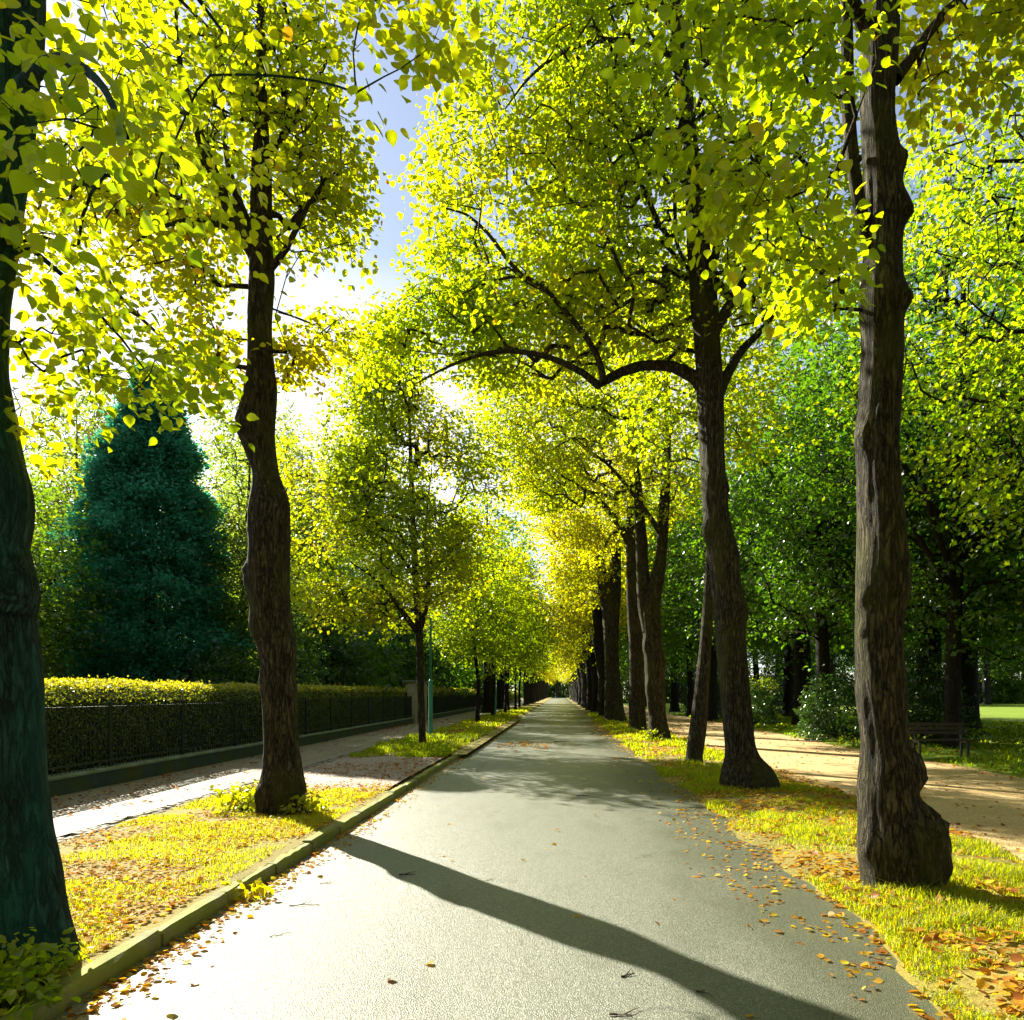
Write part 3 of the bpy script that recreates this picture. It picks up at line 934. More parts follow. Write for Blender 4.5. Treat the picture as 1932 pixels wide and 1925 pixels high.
# --- second linden of the park side, with the long limb over the road
YD = 13.0
bD = (3.05, YD, 0.03)
tr = prof(YD, [(1345, 1470, 1515), (1356, 1462, 1480), (1364, 1436, 1440), (1364, 1426, 1390), (1357, 1418, 1300), (1348, 1408, 1200), (1340, 1401, 1120), (1331, 1392, 1050), (1322, 1376, 950), (1318, 1371, 860), (1312, 1368, 740), (1308, 1362, 650),
               (1301, 1358, 580), (1296, 1348, 510), (1292, 1338, 420), (1286, 1324, 316), (1279, 1312, 210), (1271, 1300, 105), (1258, 1285, 0), (1246, 1268, -150), (1236, 1252, -400)], .88)
t_r2 = tree('linden_tree', 'tall linden reaching a long forked limb over the road', bD, tr,
    [limb(YD, [(1335, 745, .13), (1310, 712, .11), (1270, 692, .095), (1200, 692, .085), (1150, 714, .08), (1128, 727, .075), (1100, 704, .06), (1040, 676, .05), (980, 664, .042), (920, 666, .035), (850, 690, .025), (785, 724, .012)], .6),
     limb(YD, [(1140, 722, .055), (1133, 690, .055), (1112, 645, .05), (1060, 580, .045), (1020, 538, .042), (985, 520, .038), (950, 480, .034), (920, 440, .028), (880, 405, .022), (835, 392, .014)], .4),
     limb(YD, [(990, 520, .025), (930, 530, .02), (870, 556, .01)], -0.3),
     limb(YD, [(1350, 760, .10), (1368, 715, .085), (1400, 660, .07), (1440, 620, .055), (1490, 545, .035), (1515, 500, .015)], 0.5),
     limb(YD, [(1340, 640, .10), (1362, 600, .085), (1390, 550, .07), (1425, 470, .055), (1455, 380, .03), (1470, 300, .012)], -0.4),
     limb(YD, [(1335, 540, .09), (1352, 470, .075), (1378, 370, .06), (1412, 220, .045), (1440, 100, .03), (1460, -40, .015)], 0.6),
     limb(YD, [(1315, 270, .06), (1290, 250, .05), (1245, 248, .045), (1190, 266, .02)], -0.5),
     limb(YD, [(1290, 130, .06), (1250, 95, .05), (1190, 78, .045), (1120, 78, .04), (1060, 100, .032), (1000, 145, .022), (950, 210, .01)], -0.7),
     limb(YD, [(1275, 60, .05), (1220, 10, .04), (1100, -10, .03), (960, 30, .012)], 0.8)],
    [(at(1000, 330, YD), (2.1, 2.2, 2.6), 720), (at(1180, 250, YD), (2.2, 2.4, 2.6), 560), (at(1230, 540, YD), (2.2, 2.4, 1.3), 420), (at(930, 540, YD + 2.0), (1.9, 1.2, 1.2), 300), (at(850, 640, YD + 2.2), (1.5, 1.1, .8), 150), (at(740, 650, YD + 2.4), (1.0, 1.0, .8), 70), (at(970, 700, YD + 1.8), (1.3, 1.2, .4), 60),
     (at(1470, 420, YD), (1.5, 2.2, 2.2), 330), (at(1400, 150, YD), (1.9, 2.5, 2.3), 330), (at(1050, 0, YD), (1.9, 2.2, 1.8), 420), (at(1300, -150, YD), (3.0, 3, 2.2), 400), (at(1250, -550, YD), (2.2, 2.5, 2.2), 200)],
    0.088, (0.16, 0.70), 41, k=17, L=0.45, lat=0.3, singles=300, airy=(0, 1, 2, 3, 4, 6, 7), thr=0.45, n=52, rings=0.06, rough=0.13, r0=.0034, min_r=.0045,
    deep=1.25, bumps=knobs(YD, [(1440, 1480, .28, .16), (1370, 1465, .2, .12), (1405, 1485, .2, .1), (1388, 1040, .2, .07), (1400, 1150, .22, .08), (1365, 920, .12, .06), (1335, 1000, .15, .06)]),
    cut=lambda p: (pix(p)[0] > 776 + np.clip(pix(p)[1] * -0.3 + 110, 0, 130) - 95 * (pix(p)[1] > 560)))

# --- slim leaning linden behind it
YE = 17.8
tree('linden_tree', 'slim straight linden trunk leaning towards the tall one with the long limb', (3.0, YE, 0.03),
     prof(YE, [(1288, 1330, 1452), (1294, 1326, 1430), (1300, 1332, 1380), (1312, 1338, 1290), (1322, 1344, 1190), (1330, 1350, 1080), (1333, 1352, 950), (1330, 1348, 800), (1326, 1342, 600), (1324, 1338, 400)]), [],
     [(at(1330, 640, YE), (2.6, 2.6, 2.6), 380), (at(1330, 830, YE), (2.0, 2, 1.0), 130)], 0.12, (0.2, 0.7), 51, k=14, L=0.5, lat=0.35, tmpl='4', n=20, rings=0.2, sides=3, thr=0.45, min_r=.004)

# --- the pair behind, then the broad forked one
YF = 26.0
t_r3 = tree('linden_tree', 'linden whose trunk splits into two stems just above head height', (3.25, YF, 0.03),
     prof(YF, [(1218, 1275, 1412), (1224, 1264, 1395), (1222, 1258, 1350), (1216, 1256, 1280), (1212, 1252, 1200), (1208, 1248, 1150), (1222, 1254, 1100), (1234, 1258, 1060), (1240, 1262, 1000), (1246, 1266, 900), (1250, 1266, 800), (1252, 1264, 650), (1254, 1262, 500)], .9),
     [limb(YF, [(1226, 1190, .25), (1217, 1140, .24), (1213, 1090, .22), (1210, 1030, .2), (1206, 960, .16), (1200, 860, .1), (1195, 760, .05)], 0.4),
      limb(YF, [(1248, 1010, .1), (1215, 960, .08), (1150, 880, .05), (1080, 830, .02)], -0.8)],
     [(at(1080, 800, YF), (2.9, 3.0, 3.2), 560), (at(960, 740, YF), (1.8, 2.4, 2.2), 260), (at(1200, 760, YF), (3.2, 3.2, 3.6), 560), (at(1020, 900, YF), (1.7, 2.2, 1.4), 200), (at(1150, 620, YF), (3.2, 3, 2.5), 330), (at(1240, 930, YF), (2, 2, 1.0), 120)],
     0.12, (0.2, 0.76), 61, k=15, L=0.55, lat=0.4, tmpl='4', n=22, rings=0.2, sides=3, thr=0.45, min_r=.005, rough=.16, bumps=knobs(YF, [(1240, 1402, .35, .25), (1226, 1300, .14, .12), (1216, 1220, .14, .10), (1250, 1250, .2, .10), (1222, 1260, .1, .08)]),
     cut=lambda p: pix(p)[0] > 885 + 0.25 * np.clip(pix(p)[1] - 800, 0, 300))
YG = 33.0
tree('linden_tree', 'straight knotty linden trunk with leafy shoots at its foot, behind the two stemmed one', (3.18, YG, 0.03),
     prof(YG, [(1180, 1226, 1388), (1186, 1220, 1370), (1187, 1216, 1300), (1186, 1214, 1220), (1183, 1208, 1150), (1181, 1202, 1070), (1182, 1200, 980), (1184, 1198, 860), (1186, 1196, 740)]),
     [limb(YG, [(1190, 1030, .18), (1165, 985, .15), (1130, 945, .12), (1085, 915, .09), (1050, 890, .06), (1028, 865, .03)], -1.0),
      limb(YG, [(1192, 1000, .15), (1215, 940, .1), (1235, 860, .05)], 0.4)],
     [(at(1080, 900, YG - .6), (2.8, 3.0, 2.6), 430), (at(1190, 860, YG), (3.3, 3.3, 3.4), 480), (at(1100, 1000, YG), (1.8, 2.3, 1.2), 160), (at(1050, 800, YG), (2.2, 2.5, 2.2), 200)],
     0.13, (0.4, 0.84), 71, k=14, L=0.55, lat=0.4, tmpl='4', n=20, rings=0.25, sides=3, thr=0.44, min_r=.006, rough=.14,
     cut=lambda p: pix(p)[0] > 925 + 0.3 * np.clip(pix(p)[1] - 850, 0, 300))
YH = 44.0
t_r4 = tree('linden_tree', 'broad dark linden forking low, at the head of the close row of trunks', (3.05, YH, 0.03),
     prof(YH, [(1134, 1188, 1368), (1140, 1180, 1355), (1141, 1172, 1300), (1140, 1167, 1220), (1136, 1170, 1150), (1140, 1172, 1110), (1152, 1172, 1060), (1156, 1170, 1000), (1158, 1168, 900)]),
     [limb(YH, [(1150, 1150, .45), (1140, 1110, .35), (1132, 1060, .25), (1126, 980, .12)], 0.5)],
     [(at(1100, 1000, YH), (3.2, 3.5, 3.6), 480), (at(1170, 960, YH), (3.6, 3.5, 4.2), 520), (at(1075, 1080, YH), (1.8, 2.5, 1.6), 150)],
     0.16, (0.4, 0.84), 81, k=14, L=0.65, lat=0.45, tmpl='4', n=18, rings=0.3, sides=3, thr=0.43, min_r=.008, rough=.16,
     cut=lambda p: pix(p)[0] > 1000)

# --- the far row on the park side: one tree built, then copied
def generic(name, label, base, h, r_tr, cr, zlo, seed, lmat, bark, hue, leaf, ntips, k, group=None, lean=0.0, thr=0.43, fork=True, L=0.6, lat=0.42, ell=None, fs=0.5, min_r=0.01):
    x, y, z = base
    R = random.Random(seed)
    tr_ = [(x, y, z - .08, r_tr * 1.5), (x, y, z + .35, r_tr * 1.12), (x + R.uniform(-.1, .1), y, z + h * .2, r_tr), (x + lean + R.uniform(-.2, .2), y + R.uniform(-.2, .2), z + h * .45, r_tr * .75), (x + lean * 1.5, y, z + h * .7, r_tr * .4), (x + lean * 1.6, y, z + h * .92, r_tr * .1)]
    lb = []
    for q in range(5 if fork else 0):
        a = R.uniform(0, 6.28); z0 = z + h * R.uniform(.22, .5); rr = cr * R.uniform(.5, .85)
        lb.append([(x + lean * .5, y, z0, r_tr * .5), (x + rr * .35 * math.cos(a), y + rr * .35 * math.sin(a), z0 + h * .08, r_tr * .38),
                   (x + rr * .7 * math.cos(a), y + rr * .7 * math.sin(a), z0 + h * .17, r_tr * .22), (x + rr * math.cos(a), y + rr * math.sin(a), z0 + h * .22, r_tr * .06)])
    zc, zr = z + (zlo + h) / 2, (h - zlo) / 2
    e = ell or [((x + lean, y, zc), (cr, cr, zr), int(ntips * .6)), ((x + lean + cr * .35, y - cr * .3, zc - zr * .25), (cr * .75, cr * .75, zr * .6), int(ntips * .2)), ((x + lean - cr * .4, y + cr * .2, zc - zr * .35), (cr * .7, cr * .75, zr * .5), int(ntips * .2))]
    return tree(name, label, base, tr_, lb, e, leaf, hue, seed, bark, lmat, k=k, L=L, lat=lat, tmpl='4', group=group, thr=thr, n=14, rings=0.5, sides=3, min_r=min_r, fs=fs, rough=.14, r_nodes=z + min(zlo, h * .25), r0=.006)


ROW_R = 'lindens in the close far row on the park side of the road'
LAB_R = 'dark linden trunk in the close far row along the park edge of the road'
proto_r = generic('linden_tree', 'first dark trunk of the close row, right behind the broad low forking linden', (3.1, 52, .03), 15, .5, 3.9, 4.6, 91, 'linden', 'bark_dark', (.45, .84), .2, 800, 13, ROW_R, lean=-.5)
proto_r2 = generic('linden_tree', 'second dark trunk of the close row, two behind the broad low forking linden', (3.25, 59, .03), 14, .45, 3.7, 4.2, 92, 'linden', 'bark_dark', (.38, .82), .2, 760, 13, ROW_R, lean=-.7)
rr = random.Random(8)
y = 65.5
i = 0
while y < 240:
    dup(proto_r if i % 2 else proto_r2, (3.15 + rr.uniform(-.2, .2), y, .03), rr.uniform(-.5, .5), rr.uniform(.9, 1.1), LAB_R, ROW_R)
    y += rr.uniform(5.5, 7.5) * (1 if y < 120 else 1.3); i += 1

# --- kerb side, beyond the gravel: the young linden at the lamp post
YL = 23.2
tree('linden_tree', 'young spreading linden with a low fork beside the green lamp post', (-4.02, YL, .1),
     prof(YL, [(786, 808, 1412), (789, 805, 1395), (787, 802, 1320), (784, 800, 1230), (782, 798, 1180), (778, 794, 1120), (775, 789, 1050), (773, 785, 980), (771, 781, 900), (770, 776, 800), (770, 774, 700)], .85),
     [limb(YL, [(790, 1195, .09), (772, 1172, .08), (745, 1135, .065), (710, 1095, .04), (660, 1060, .015)], -0.5),
      limb(YL, [(793, 1190, .08), (805, 1140, .07), (808, 1080, .06), (802, 1030, .045), (806, 960, .03), (815, 880, .012)], 0.4),
      limb(YL, [(784, 1090, .06), (740, 1030, .045), (690, 1000, .025), (630, 985, .01)], 0.5),
      limb(YL, [(808, 1090, .05), (850, 1040, .04), (900, 1000, .015)], -0.5),
      limb(YL, [(778, 1010, .05), (745, 940, .035), (710, 870, .012)], 0.2)],
     [(at(750, 960, YL), (3.2, 3.0, 2.5), 780), (at(640, 1010, YL), (1.6, 2.2, 2.3), 420), (at(700, 1130, YL), (2.2, 2.2, 1.0), 260), (at(850, 1060, YL), (1.5, 2.0, 1.6), 300), (at(870, 900, YL), (1.5, 1.8, 2.0), 240), (at(630, 880, YL), (1.4, 1.6, 1.6), 260), (at(700, 720, YL), (1.5, 1.6, 1.6), 260), (at(760, 760, YL), (1.6, 1.8, 1.6), 300), (at(680, 830, YL), (1.2, 1.6, 1.3), 150), (at(740, 640, YL), (.8, 1.0, 1.0), 60)],
     0.12, (0.16, 0.72), 101, k=13, L=0.5, lat=0.36, tmpl='4', n=18, rings=0.2, sides=3, thr=0.45, min_r=.004)

ROW_L = 'slim young lindens in the kerb side row'
young = generic('linden_tree', 'slim dark linden in the kerb side row with a bare upright stem', (-4.2, 49.5, .1), 11.5, .095, 2.8, 2.8, 111, 'linden', 'bark_dark', (.1, .62), .16, 900, 14, ROW_L, L=.5, lat=.35, fork=False)
y4 = dup(young, (-4.27, 41, .1), 1.2, (1.05, 1.05, .92), 'lone young linden with a thin pale stem, next beyond the lamp post', ROW_L)
for (x, y_, s) in ((-4.0, 58, 1.1), (-4.3, 66, 1.0), (-4.15, 74, 1.1), (-4.2, 82, 1.15), (-4.1, 92, 1.2)):
    dup(young, (x, y_, .1), rr.uniform(0, 6), s, 'slim dark linden in the kerb side row with a bare upright stem', ROW_L)
ROW_L2 = 'mature trees far along the kerb side'
old_l = generic('broad_tree', 'tall dark green tree rising behind the slim kerb side lindens', (-5.6, 76, .1), 19, .4, 4.2, 4, 121, 'park', 'bark_dark', (.25, .8), .24, 900, 13, ROW_L2)
dup(old_l, (-5.6, 61, .1), 2.0, .92, 'dark crown standing over the slim kerb side stems, nearer than the tallest', ROW_L2)
for (x, y_, s) in ((-4.4, 102, .8), (-4.2, 112, .75), (-4.3, 124, .8), (-4.2, 138, .78), (-4.3, 155, .8), (-4.2, 175, .8), (-4.3, 200, .85), (-4.2, 228, .85)):
    dup(proto_r if rr.random() < .6 else old_l, (x, y_, .1), 3.0 + rr.uniform(-.4, .4), s, 'far tree of the kerb side row near the end of the road', ROW_L2)
for (x, y_, s) in ((-1, 262, 1.0), (5, 268, 1.1), (-7, 266, 1.1), (12, 262, 1.1)):
    dup(proto_r, (x, y_, .0), rr.uniform(0, 6), s, 'hazy yellow tree closing the far end of the road', 'trees closing the far end of the road')

# --- trees behind the hedge
def conifer(label, base, h, r, seed):
    R = np.random.default_rng(seed)
    t = thing('conifer_tree', label, 'tree', base)
    link('trunk', stem_mesh('trunk', spline([(0, 0, -.1, .3), (0, 0, 2, .24), (0, 0, h * .6, .12), (0, 0, h * .95, .03)], .5), M['bark_dark'], 12, .1, seed), t)
    n = 11000
    u = R.random(n) ** 0.8
    z = h * (0.03 + 0.97 * u)
    th = R.uniform(0, 2 * math.pi, n)
    env = r * np.clip(1.02 - np.clip((u - 0.30) / 0.70, 0, 1) ** 1.7, 0.03, 1) * (0.90 + 0.10 * np.clip(u / .2, 0, 1))
    clump = fbm(np.stack([np.cos(th) * 2.0, np.sin(th) * 2.0, z * 0.9], 1), seed, 3)
    env = env * (1 + .10 * np.sin(z * 3.4 + 5 * fbm(np.stack([np.cos(th), np.sin(th), z * .3], 1), seed + 4, 2)))
    rad = env * (0.42 + 1.0 * clump) * np.where(R.random(n) < .3, R.uniform(.35, .8, n), R.uniform(.82, 1.10, n))
    tips = np.stack([np.cos(th) * rad, np.sin(th) * rad, z], 1)
    out = np.stack([np.cos(th), np.sin(th), np.full(n, .35)], 1)
    k = 12
    T = np.repeat(np.arange(n), k); m = n * k
    pos = tips[T] + R.normal(0, .12, (m, 3)) + out[T] * R.uniform(-.15, .2, m)[:, None]
    ax = out[T] + R.normal(0, .5, (m, 3)) + np.array((0, 0, -.15))
    nr = unit(R.normal(0, .6, (m, 3)) + np.array((0, 0, .8)))
    hue = np.clip(.2 + .8 * clump[T] * R.uniform(.4, 1, m), 0, 1)
    link('crown', leaf_mesh('crown', pos, ax, nr, R.uniform(.11, .22, m), hue, LEAF4 * np.array((1, .7, 1)), LEAF4_F, M['conifer']), t)
    return t


conifer('tall blue green cypress standing alone behind the sunlit hedge', (-16.0, 31, .1), 14.0, 2.75, 131)
generic('wispy_tree', 'light thin birch like tree rising between the cypress and the shadow casting linden', (-13.2, 33, .1), 15, .11, 2.5, 1.4, 141, 'wispy', 'bark_dark', (0, 1), .14, 1500, 14, lean=.2, thr=.42, fs=.7, fork=True, min_r=.004)
generic('wispy_tree', 'pale airy tree with sky showing through its top, behind the cypress', (-22.5, 37, .1), 16.5, .14, 4.4, 2, 142, 'wispy', 'bark_dark', (0, .9), .15, 2300, 14, thr=.42, fs=.7, min_r=.004)
generic('bushy_tree', 'yellow green bushy tree filling the gap before the cypress', (-18.6, 27, .1), 9.2, .12, 2.7, .6, 143, 'park', 'bark_dark', (.3, .8), .14, 1200, 14, thr=.42)
generic('bushy_tree', 'bushy tree between cypress and birch like tree, low over the hedge', (-14.2, 38, .1), 9, .14, 2.6, 1, 144, 'park', 'bark_dark', (.3, .9), .14, 700, 13, thr=.42)
generic('wispy_tree', 'slender tall tree peeping over the young linden crown against the clouds', (-14.5, 43, .1), 17, .14, 3.2, 3, 145, 'wispy', 'bark_dark', (.1, 1), .16, 1400, 14, thr=.42, fs=.7, min_r=.004)
side = generic('wispy_tree', 'soft green garden tree in the gap between cypress and road side crowns', (-17.5, 48, .1), 18, .16, 4.2, 2.5, 147, 'wispy', 'bark_dark', (.0, .8), .2, 1500, 14, 'soft green garden trees behind the hedge', thr=.42, fs=.6)
for (x, y_, s_, lab) in ((-28, 46, 1.0, 'soft green garden tree left of the cypress, far back'), (-22, 55, 1.0, 'soft green garden tree rising behind the cypress'), (-13, 58, 1.05, 'soft green garden tree above the shrubby mass, behind the young linden')):
    dup(side, (x, y_, .1), x, s_, lab)
GRP_D = 'dark shrubby trees massed behind the hedge'
dk = generic('dark_tree', 'dark shrubby tree in the shaded mass behind the hedge', (-10.6, 36, .1), 6.2, .16, 2.6, .4, 146, 'park', 'bark_dark', (0, .45), .17, 720, 14, GRP_D, thr=.38)
for (x, y_, s) in ((-11.5, 43, 1.1), (-10.8, 50, 1.15), (-13.5, 52, 1.5), (-10.6, 59, 1.3), (-11, 68, 1.4), (-10.5, 79, 1.5), (-12, 90, 1.9), (-11, 105, 2.0), (-11, 122, 2.0), (-12.6, 29.5, .55), (-18, 37, 1.0), (-15.5, 35.5, .8), (-21, 30, .6), (-20.5, 34, .8), (-10.6, 31, .62)):
    dup(dk, (x, y_, .1), rr.uniform(0, 6), s, 'dark shrubby tree in the shaded mass behind the hedge', GRP_D)


# --- the hedge (clipped, dense leaves over a twiggy core)
def hedge(y0, y1, label, n, leaf):
    R = np.random.default_rng(int(y0 * 3) + 7)
    t = thing('clipped_hedge', label, 'hedge', (-8.15, y0, .1))
    L = y1 - y0
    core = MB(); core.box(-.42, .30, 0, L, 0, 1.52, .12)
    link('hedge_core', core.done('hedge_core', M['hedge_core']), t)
    n1 = int(n * .42)
    # density falls with distance so that leaves stay small near the camera
    def yy(k):
        u = R.random(k)
        return (np.exp(u * math.log((y1 + 2) / (y0 + 2))) * (y0 + 2) - 2) - y0
    ya = yy(n1); xa = R.uniform(-.5, .42, n1)
    top = 1.70 + (R.random(n1) < .012) * R.uniform(.03, .16, n1) + .15 * (fbm(np.stack([xa * 3, ya * 1.4, 0 * ya], 1), 5, 3) - .5) - np.clip((np.abs(xa + .04) - .3) / .18, 0, 1) ** 2 * .10
    pa = np.stack([xa, ya, top - R.uniform(0, .10, n1)], 1)
    n2 = n - n1
    yb = yy(n2); zb = R.uniform(.05, 1.62, n2)
    xb = .40 + .05 * (fbm(np.stack([zb * 3, yb * 1.4, 0 * yb], 1), 9, 3) - .5) * 2 - R.uniform(0, .09, n2) - .07 * np.clip((zb - 1.4) / .2, 0, 1)
    pb = np.stack([xb, yb, zb], 1)
    pos = np.vstack([pa, pb])
    up = np.vstack([np.tile((0, 0, 1.0), (n1, 1)), np.tile((.8, 0, .5), (n2, 1))])
    ax = R.normal(0, .6, (n, 3)) + .5 * up
    nr = up + R.normal(0, .5, (n, 3))
    dist = y0 + pos[:, 1]
    size = leaf * R.uniform(.7, 1.2, n) * np.clip(dist / 14, 1, 4)
    hue = np.clip(np.concatenate([R.uniform(.5, 1, n1), R.uniform(0, .6, n2)]), 0, 1)  # sun on the top put into the colour: yellower, lighter leaves than the front
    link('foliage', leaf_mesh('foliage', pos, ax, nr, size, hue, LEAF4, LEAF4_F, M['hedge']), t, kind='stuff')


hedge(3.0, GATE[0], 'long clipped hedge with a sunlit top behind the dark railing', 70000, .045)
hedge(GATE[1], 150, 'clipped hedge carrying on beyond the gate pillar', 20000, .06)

# gate pillar with cap
gp = thing('gate_pillar', 'pale rendered gate pillar with an overhanging flat cap, half behind the young linden', 'pillar', (-7.45, GATE[0] + .35, .06))
link('shaft', MB().box(-.22, .22, -.22, .22, 0, 2.1, .012).done('shaft', M['pillar']), gp)
link('cap', MB().box(-.45, .34, -.32, .32, 2.102, 2.17, .02).done('cap', M['coping']), gp)
gp2 = dup(gp, (-7.45, GATE[1] - .3, .06), 0, 1.0, 'second gate pillar, hidden farther along behind the lamp post')
gt = thing('iron_gate', 'dark solid gate leaf between the gate pillars', 'gate', (-7.43, GATE[0] + .7, .1))
link('gate_panel', MB().box(-.015, .015, 0, 2.2, .05, 1.5).done('gate_panel', M['iron']), gt)
link('gate_frame', MB().box(-.03, .03, -.02, .05, 0, 1.6).box(-.03, .03, 2.15, 2.22, 0, 1.6).done('gate_frame', M['iron']), gt)

# lamp post
lp = thing('lamp_post', 'slim teal green lamp post stepping thinner at mid height', 'lamp post', (-4.37, 26.8, .09))
link('lower_post', MB().tube([(0, 0, 0), (0, 0, .12), (0, 0, .14), (0, 0, 1.9), (0, 0, 1.97)], [.10, .10, .078, .074, .048], 14).done('lower_post', M['lamp'], True), lp)
link('upper_post', MB().tube([(0, 0, 1.97), (0, 0, 4.3), (0, 0, 5.6)], [.047, .042, .036], 12).done('upper_post', M['lamp'], True), lp)
link('lamp_head', MB().tube([(0, 0, 5.6), (0, 0, 5.64), (0, 0, 5.9), (0, 0, 5.96), (0, 0, 6.05)], [.05, .14, .20, .22, .02], 12).done('lamp_head', M['lamp_glass'], True), lp)
link('hatch', MB().box(-.03, .03, -.082, -.07, .55, .85, .004).done('hatch', M['lamp']), lp)
dup(lp, (-4.25, 52, .09), .4, 1.0, 'second thin lamp post, among the slim kerb side stems')

# --- park trees
GRP_P = 'broad park trees beyond the sandy path'
pk1 = generic('park_tree', 'dark trunked park tree behind the bench, low crown over the lawn', (11.05, 22.4, .05), 17, .2, 5.4, 2.3, 151, 'park', 'bark_dark', (.0, .52), .15, 2300, 15, GRP_P, thr=.42, lean=.2)
pk2 = generic('park_tree', 'thick forked park tree standing before the distant sunlit lawn', (11.8, 39, .05), 18, .36, 6.2, 2.8, 152, 'park', 'bark_dark', (.0, .55), .19, 2000, 15, GRP_P, thr=.42, lean=-.3)
pk3 = generic('park_tree', 'broad park tree just over the path from the two stemmed linden', (9.8, 30, .05), 15, .25, 4.6, 2.6, 153, 'park', 'bark_dark', (.0, .62), .17, 1800, 15, GRP_P, thr=.42)
LABP = 'broad dark park tree in the mass of crowns beyond the path'
OWN = {(17.5, 34): 'park tree whose trunk stands just past the end of the bench, before the bright lawn', (14.5, 31): 'park tree showing its trunk between the burled linden and the tree behind the bench',
       (8.8, 46): 'park tree glimpsed between the slim leaning trunk and the two stemmed linden', (15, 52): 'park tree farther back, close beside the thick forked one'}
for (src, x, y_, s) in ((pk1, 17.0, 25.5, 1.0), (pk3, 14.5, 18.6, 1.05), (pk2, 17.5, 34, 1.0), (pk3, 8.8, 46, 1.1), (pk1, 9.0, 55, 1.1), (pk2, 9.5, 66, 1.0), (pk2, 15, 52, 1.05), (pk1, 9.4, 78, 1.1), (pk3, 10, 92, 1.2), (pk2, 10, 110, 1.1), (pk1, 10, 130, 1.2), (pk2, 10, 160, 1.2),
                        (pk1, 24, 40, 1.1), (pk2, 24, 30, 1.0), (pk3, 20, 20, 1.1), (pk2, 14.5, 31, 1.15), (pk1, 20.5, 29, 1.3), (pk2, 18, 43, 1.3)):
    dup(src, (x, y_, .05), rr.uniform(0, 6.28), s, OWN.get((x, y_), LABP), GRP_P)
GRP_F = 'sunlit trees at the far side of the park lawn'
for (x, y_, s) in ((48, 104, 1.2), (58, 108, 1.3), (68, 104, 1.2), (38, 112, 1.3), (29, 118, 1.2), (80, 110, 1.3)):
    dup(pk2, (x, y_, .05), rr.uniform(0, 6.28), s, 'distant park tree behind the sunlit lawn', GRP_F)
for q in range(26):
    dup((pk1, pk2, pk3)[q % 3], (12 + q * 5.2 + rr.uniform(-2, 2), 128 + rr.uniform(-8, 12), .05), rr.uniform(0, 6.28), rr.uniform(1.1, 1.5), 'distant park tree behind the sunlit lawn', GRP_F)
# the avenue goes on behind the camera: its crowns keep the sky behind off the trunks
GRP_B = 'lindens of the avenue behind the viewpoint'
for (x, y_, s) in ((3.2, -2.5, 1.0), (3.1, -9, 1.05), (3.2, -16, 1.0), (3.1, -24, 1.1), (-3.6, -3, 1.0), (-3.7, -10, 1.05), (-3.6, -18, 1.0), (-3.7, -26, 1.1)):
    dup(proto_r if y_ % 2 else proto_r2, (x, y_, .05), rr.uniform(0, 6.28), s, 'linden of the avenue behind the viewpoint', GRP_B)
for (x, y_, s) in ((11, -4, 1.0), (13, -14, 1.1), (12, 5, 1.0), (20, -8, 1.2), (20, 6, 1.2), (-13, -12, 1.0), (-20, -6, 1.1), (-14, -24, 1.2)):
    dup(pk1 if x > 0 else pk3, (x, y_, .05), rr.uniform(0, 6.28), s, 'unseen broad tree added behind the viewpoint to screen the sky', GRP_B)
for q in range(26):  # unseen ring of trees added to hold back low sky light
    a_ = math.radians(100 + q * 6.2)
    dup((pk1, pk2, pk3)[q % 3], (math.sin(a_) * (38 + (q % 2) * 9), math.cos(a_) * (38 + (q % 2) * 9) - 6, .05), q, 1.1, 'unseen broad tree added behind the viewpoint to screen the sky', GRP_B)
GRP_G = 'tall garden trees far behind the hedge'
for q in range(15):
    dup((pk1, pk3, dk, dk)[q % 4], (-14 - q * 4.6 + rr.uniform(-2, 2), 62 + rr.uniform(-10, 14), .09), rr.uniform(0, 6.28), rr.uniform(.8, 1.1) * (1.5 if q % 4 > 1 else 1), 'garden tree in the far mass behind the hedge', GRP_G)
generic('park_tree', 'lime green park tree overhanging the path from outside the picture', (10.9, 14.2, .05), 17.5, .24, 5.0, 4.0, 171, 'linden', 'bark_dark', (.0, .5), .12, 2300, 15, thr=.42)


def shrub(name, label, base, rx, ry, h, seed, n, k, leaf, m, group=None, hue=(0, 1)):
    R = np.random.default_rng(seed)
    t = thing(name, label, 'shrub', base, group)
    st = MB()
    d = unit(R.normal(0, 1, (n, 3))); d[:, 2] = np.abs(d[:, 2])
    kf = .72 + .5 * fbm(d * 2 + seed, seed, 3)
    tips = d * kf[:, None] * np.array((rx, ry, h)) * (R.random((n, 1)) ** .22)
    for q in range(9):
        p = tips[q]
        st.tube([(0, 0, -.05), (p[0] * .4, p[1] * .4, p[2] * .5), tuple(p * .95)], [.03, .02, .006], 5)
    link('stem', st.done('stem', M['bark_dark']), t)
    pos, ax, nr, size, hu = spray_leaves(R, tips, unit(d + .3), k, leaf * 2.2, leaf * 2.0, leaf, hue[0], hue[1], seed)
    pos[:, 2] = np.maximum(pos[:, 2], .01)
    link('foliage', leaf_mesh('foliage', pos, ax, nr, size, hu, LEAF4 * np.array((1, .75, 1)), LEAF4_F, m), t)
    return t


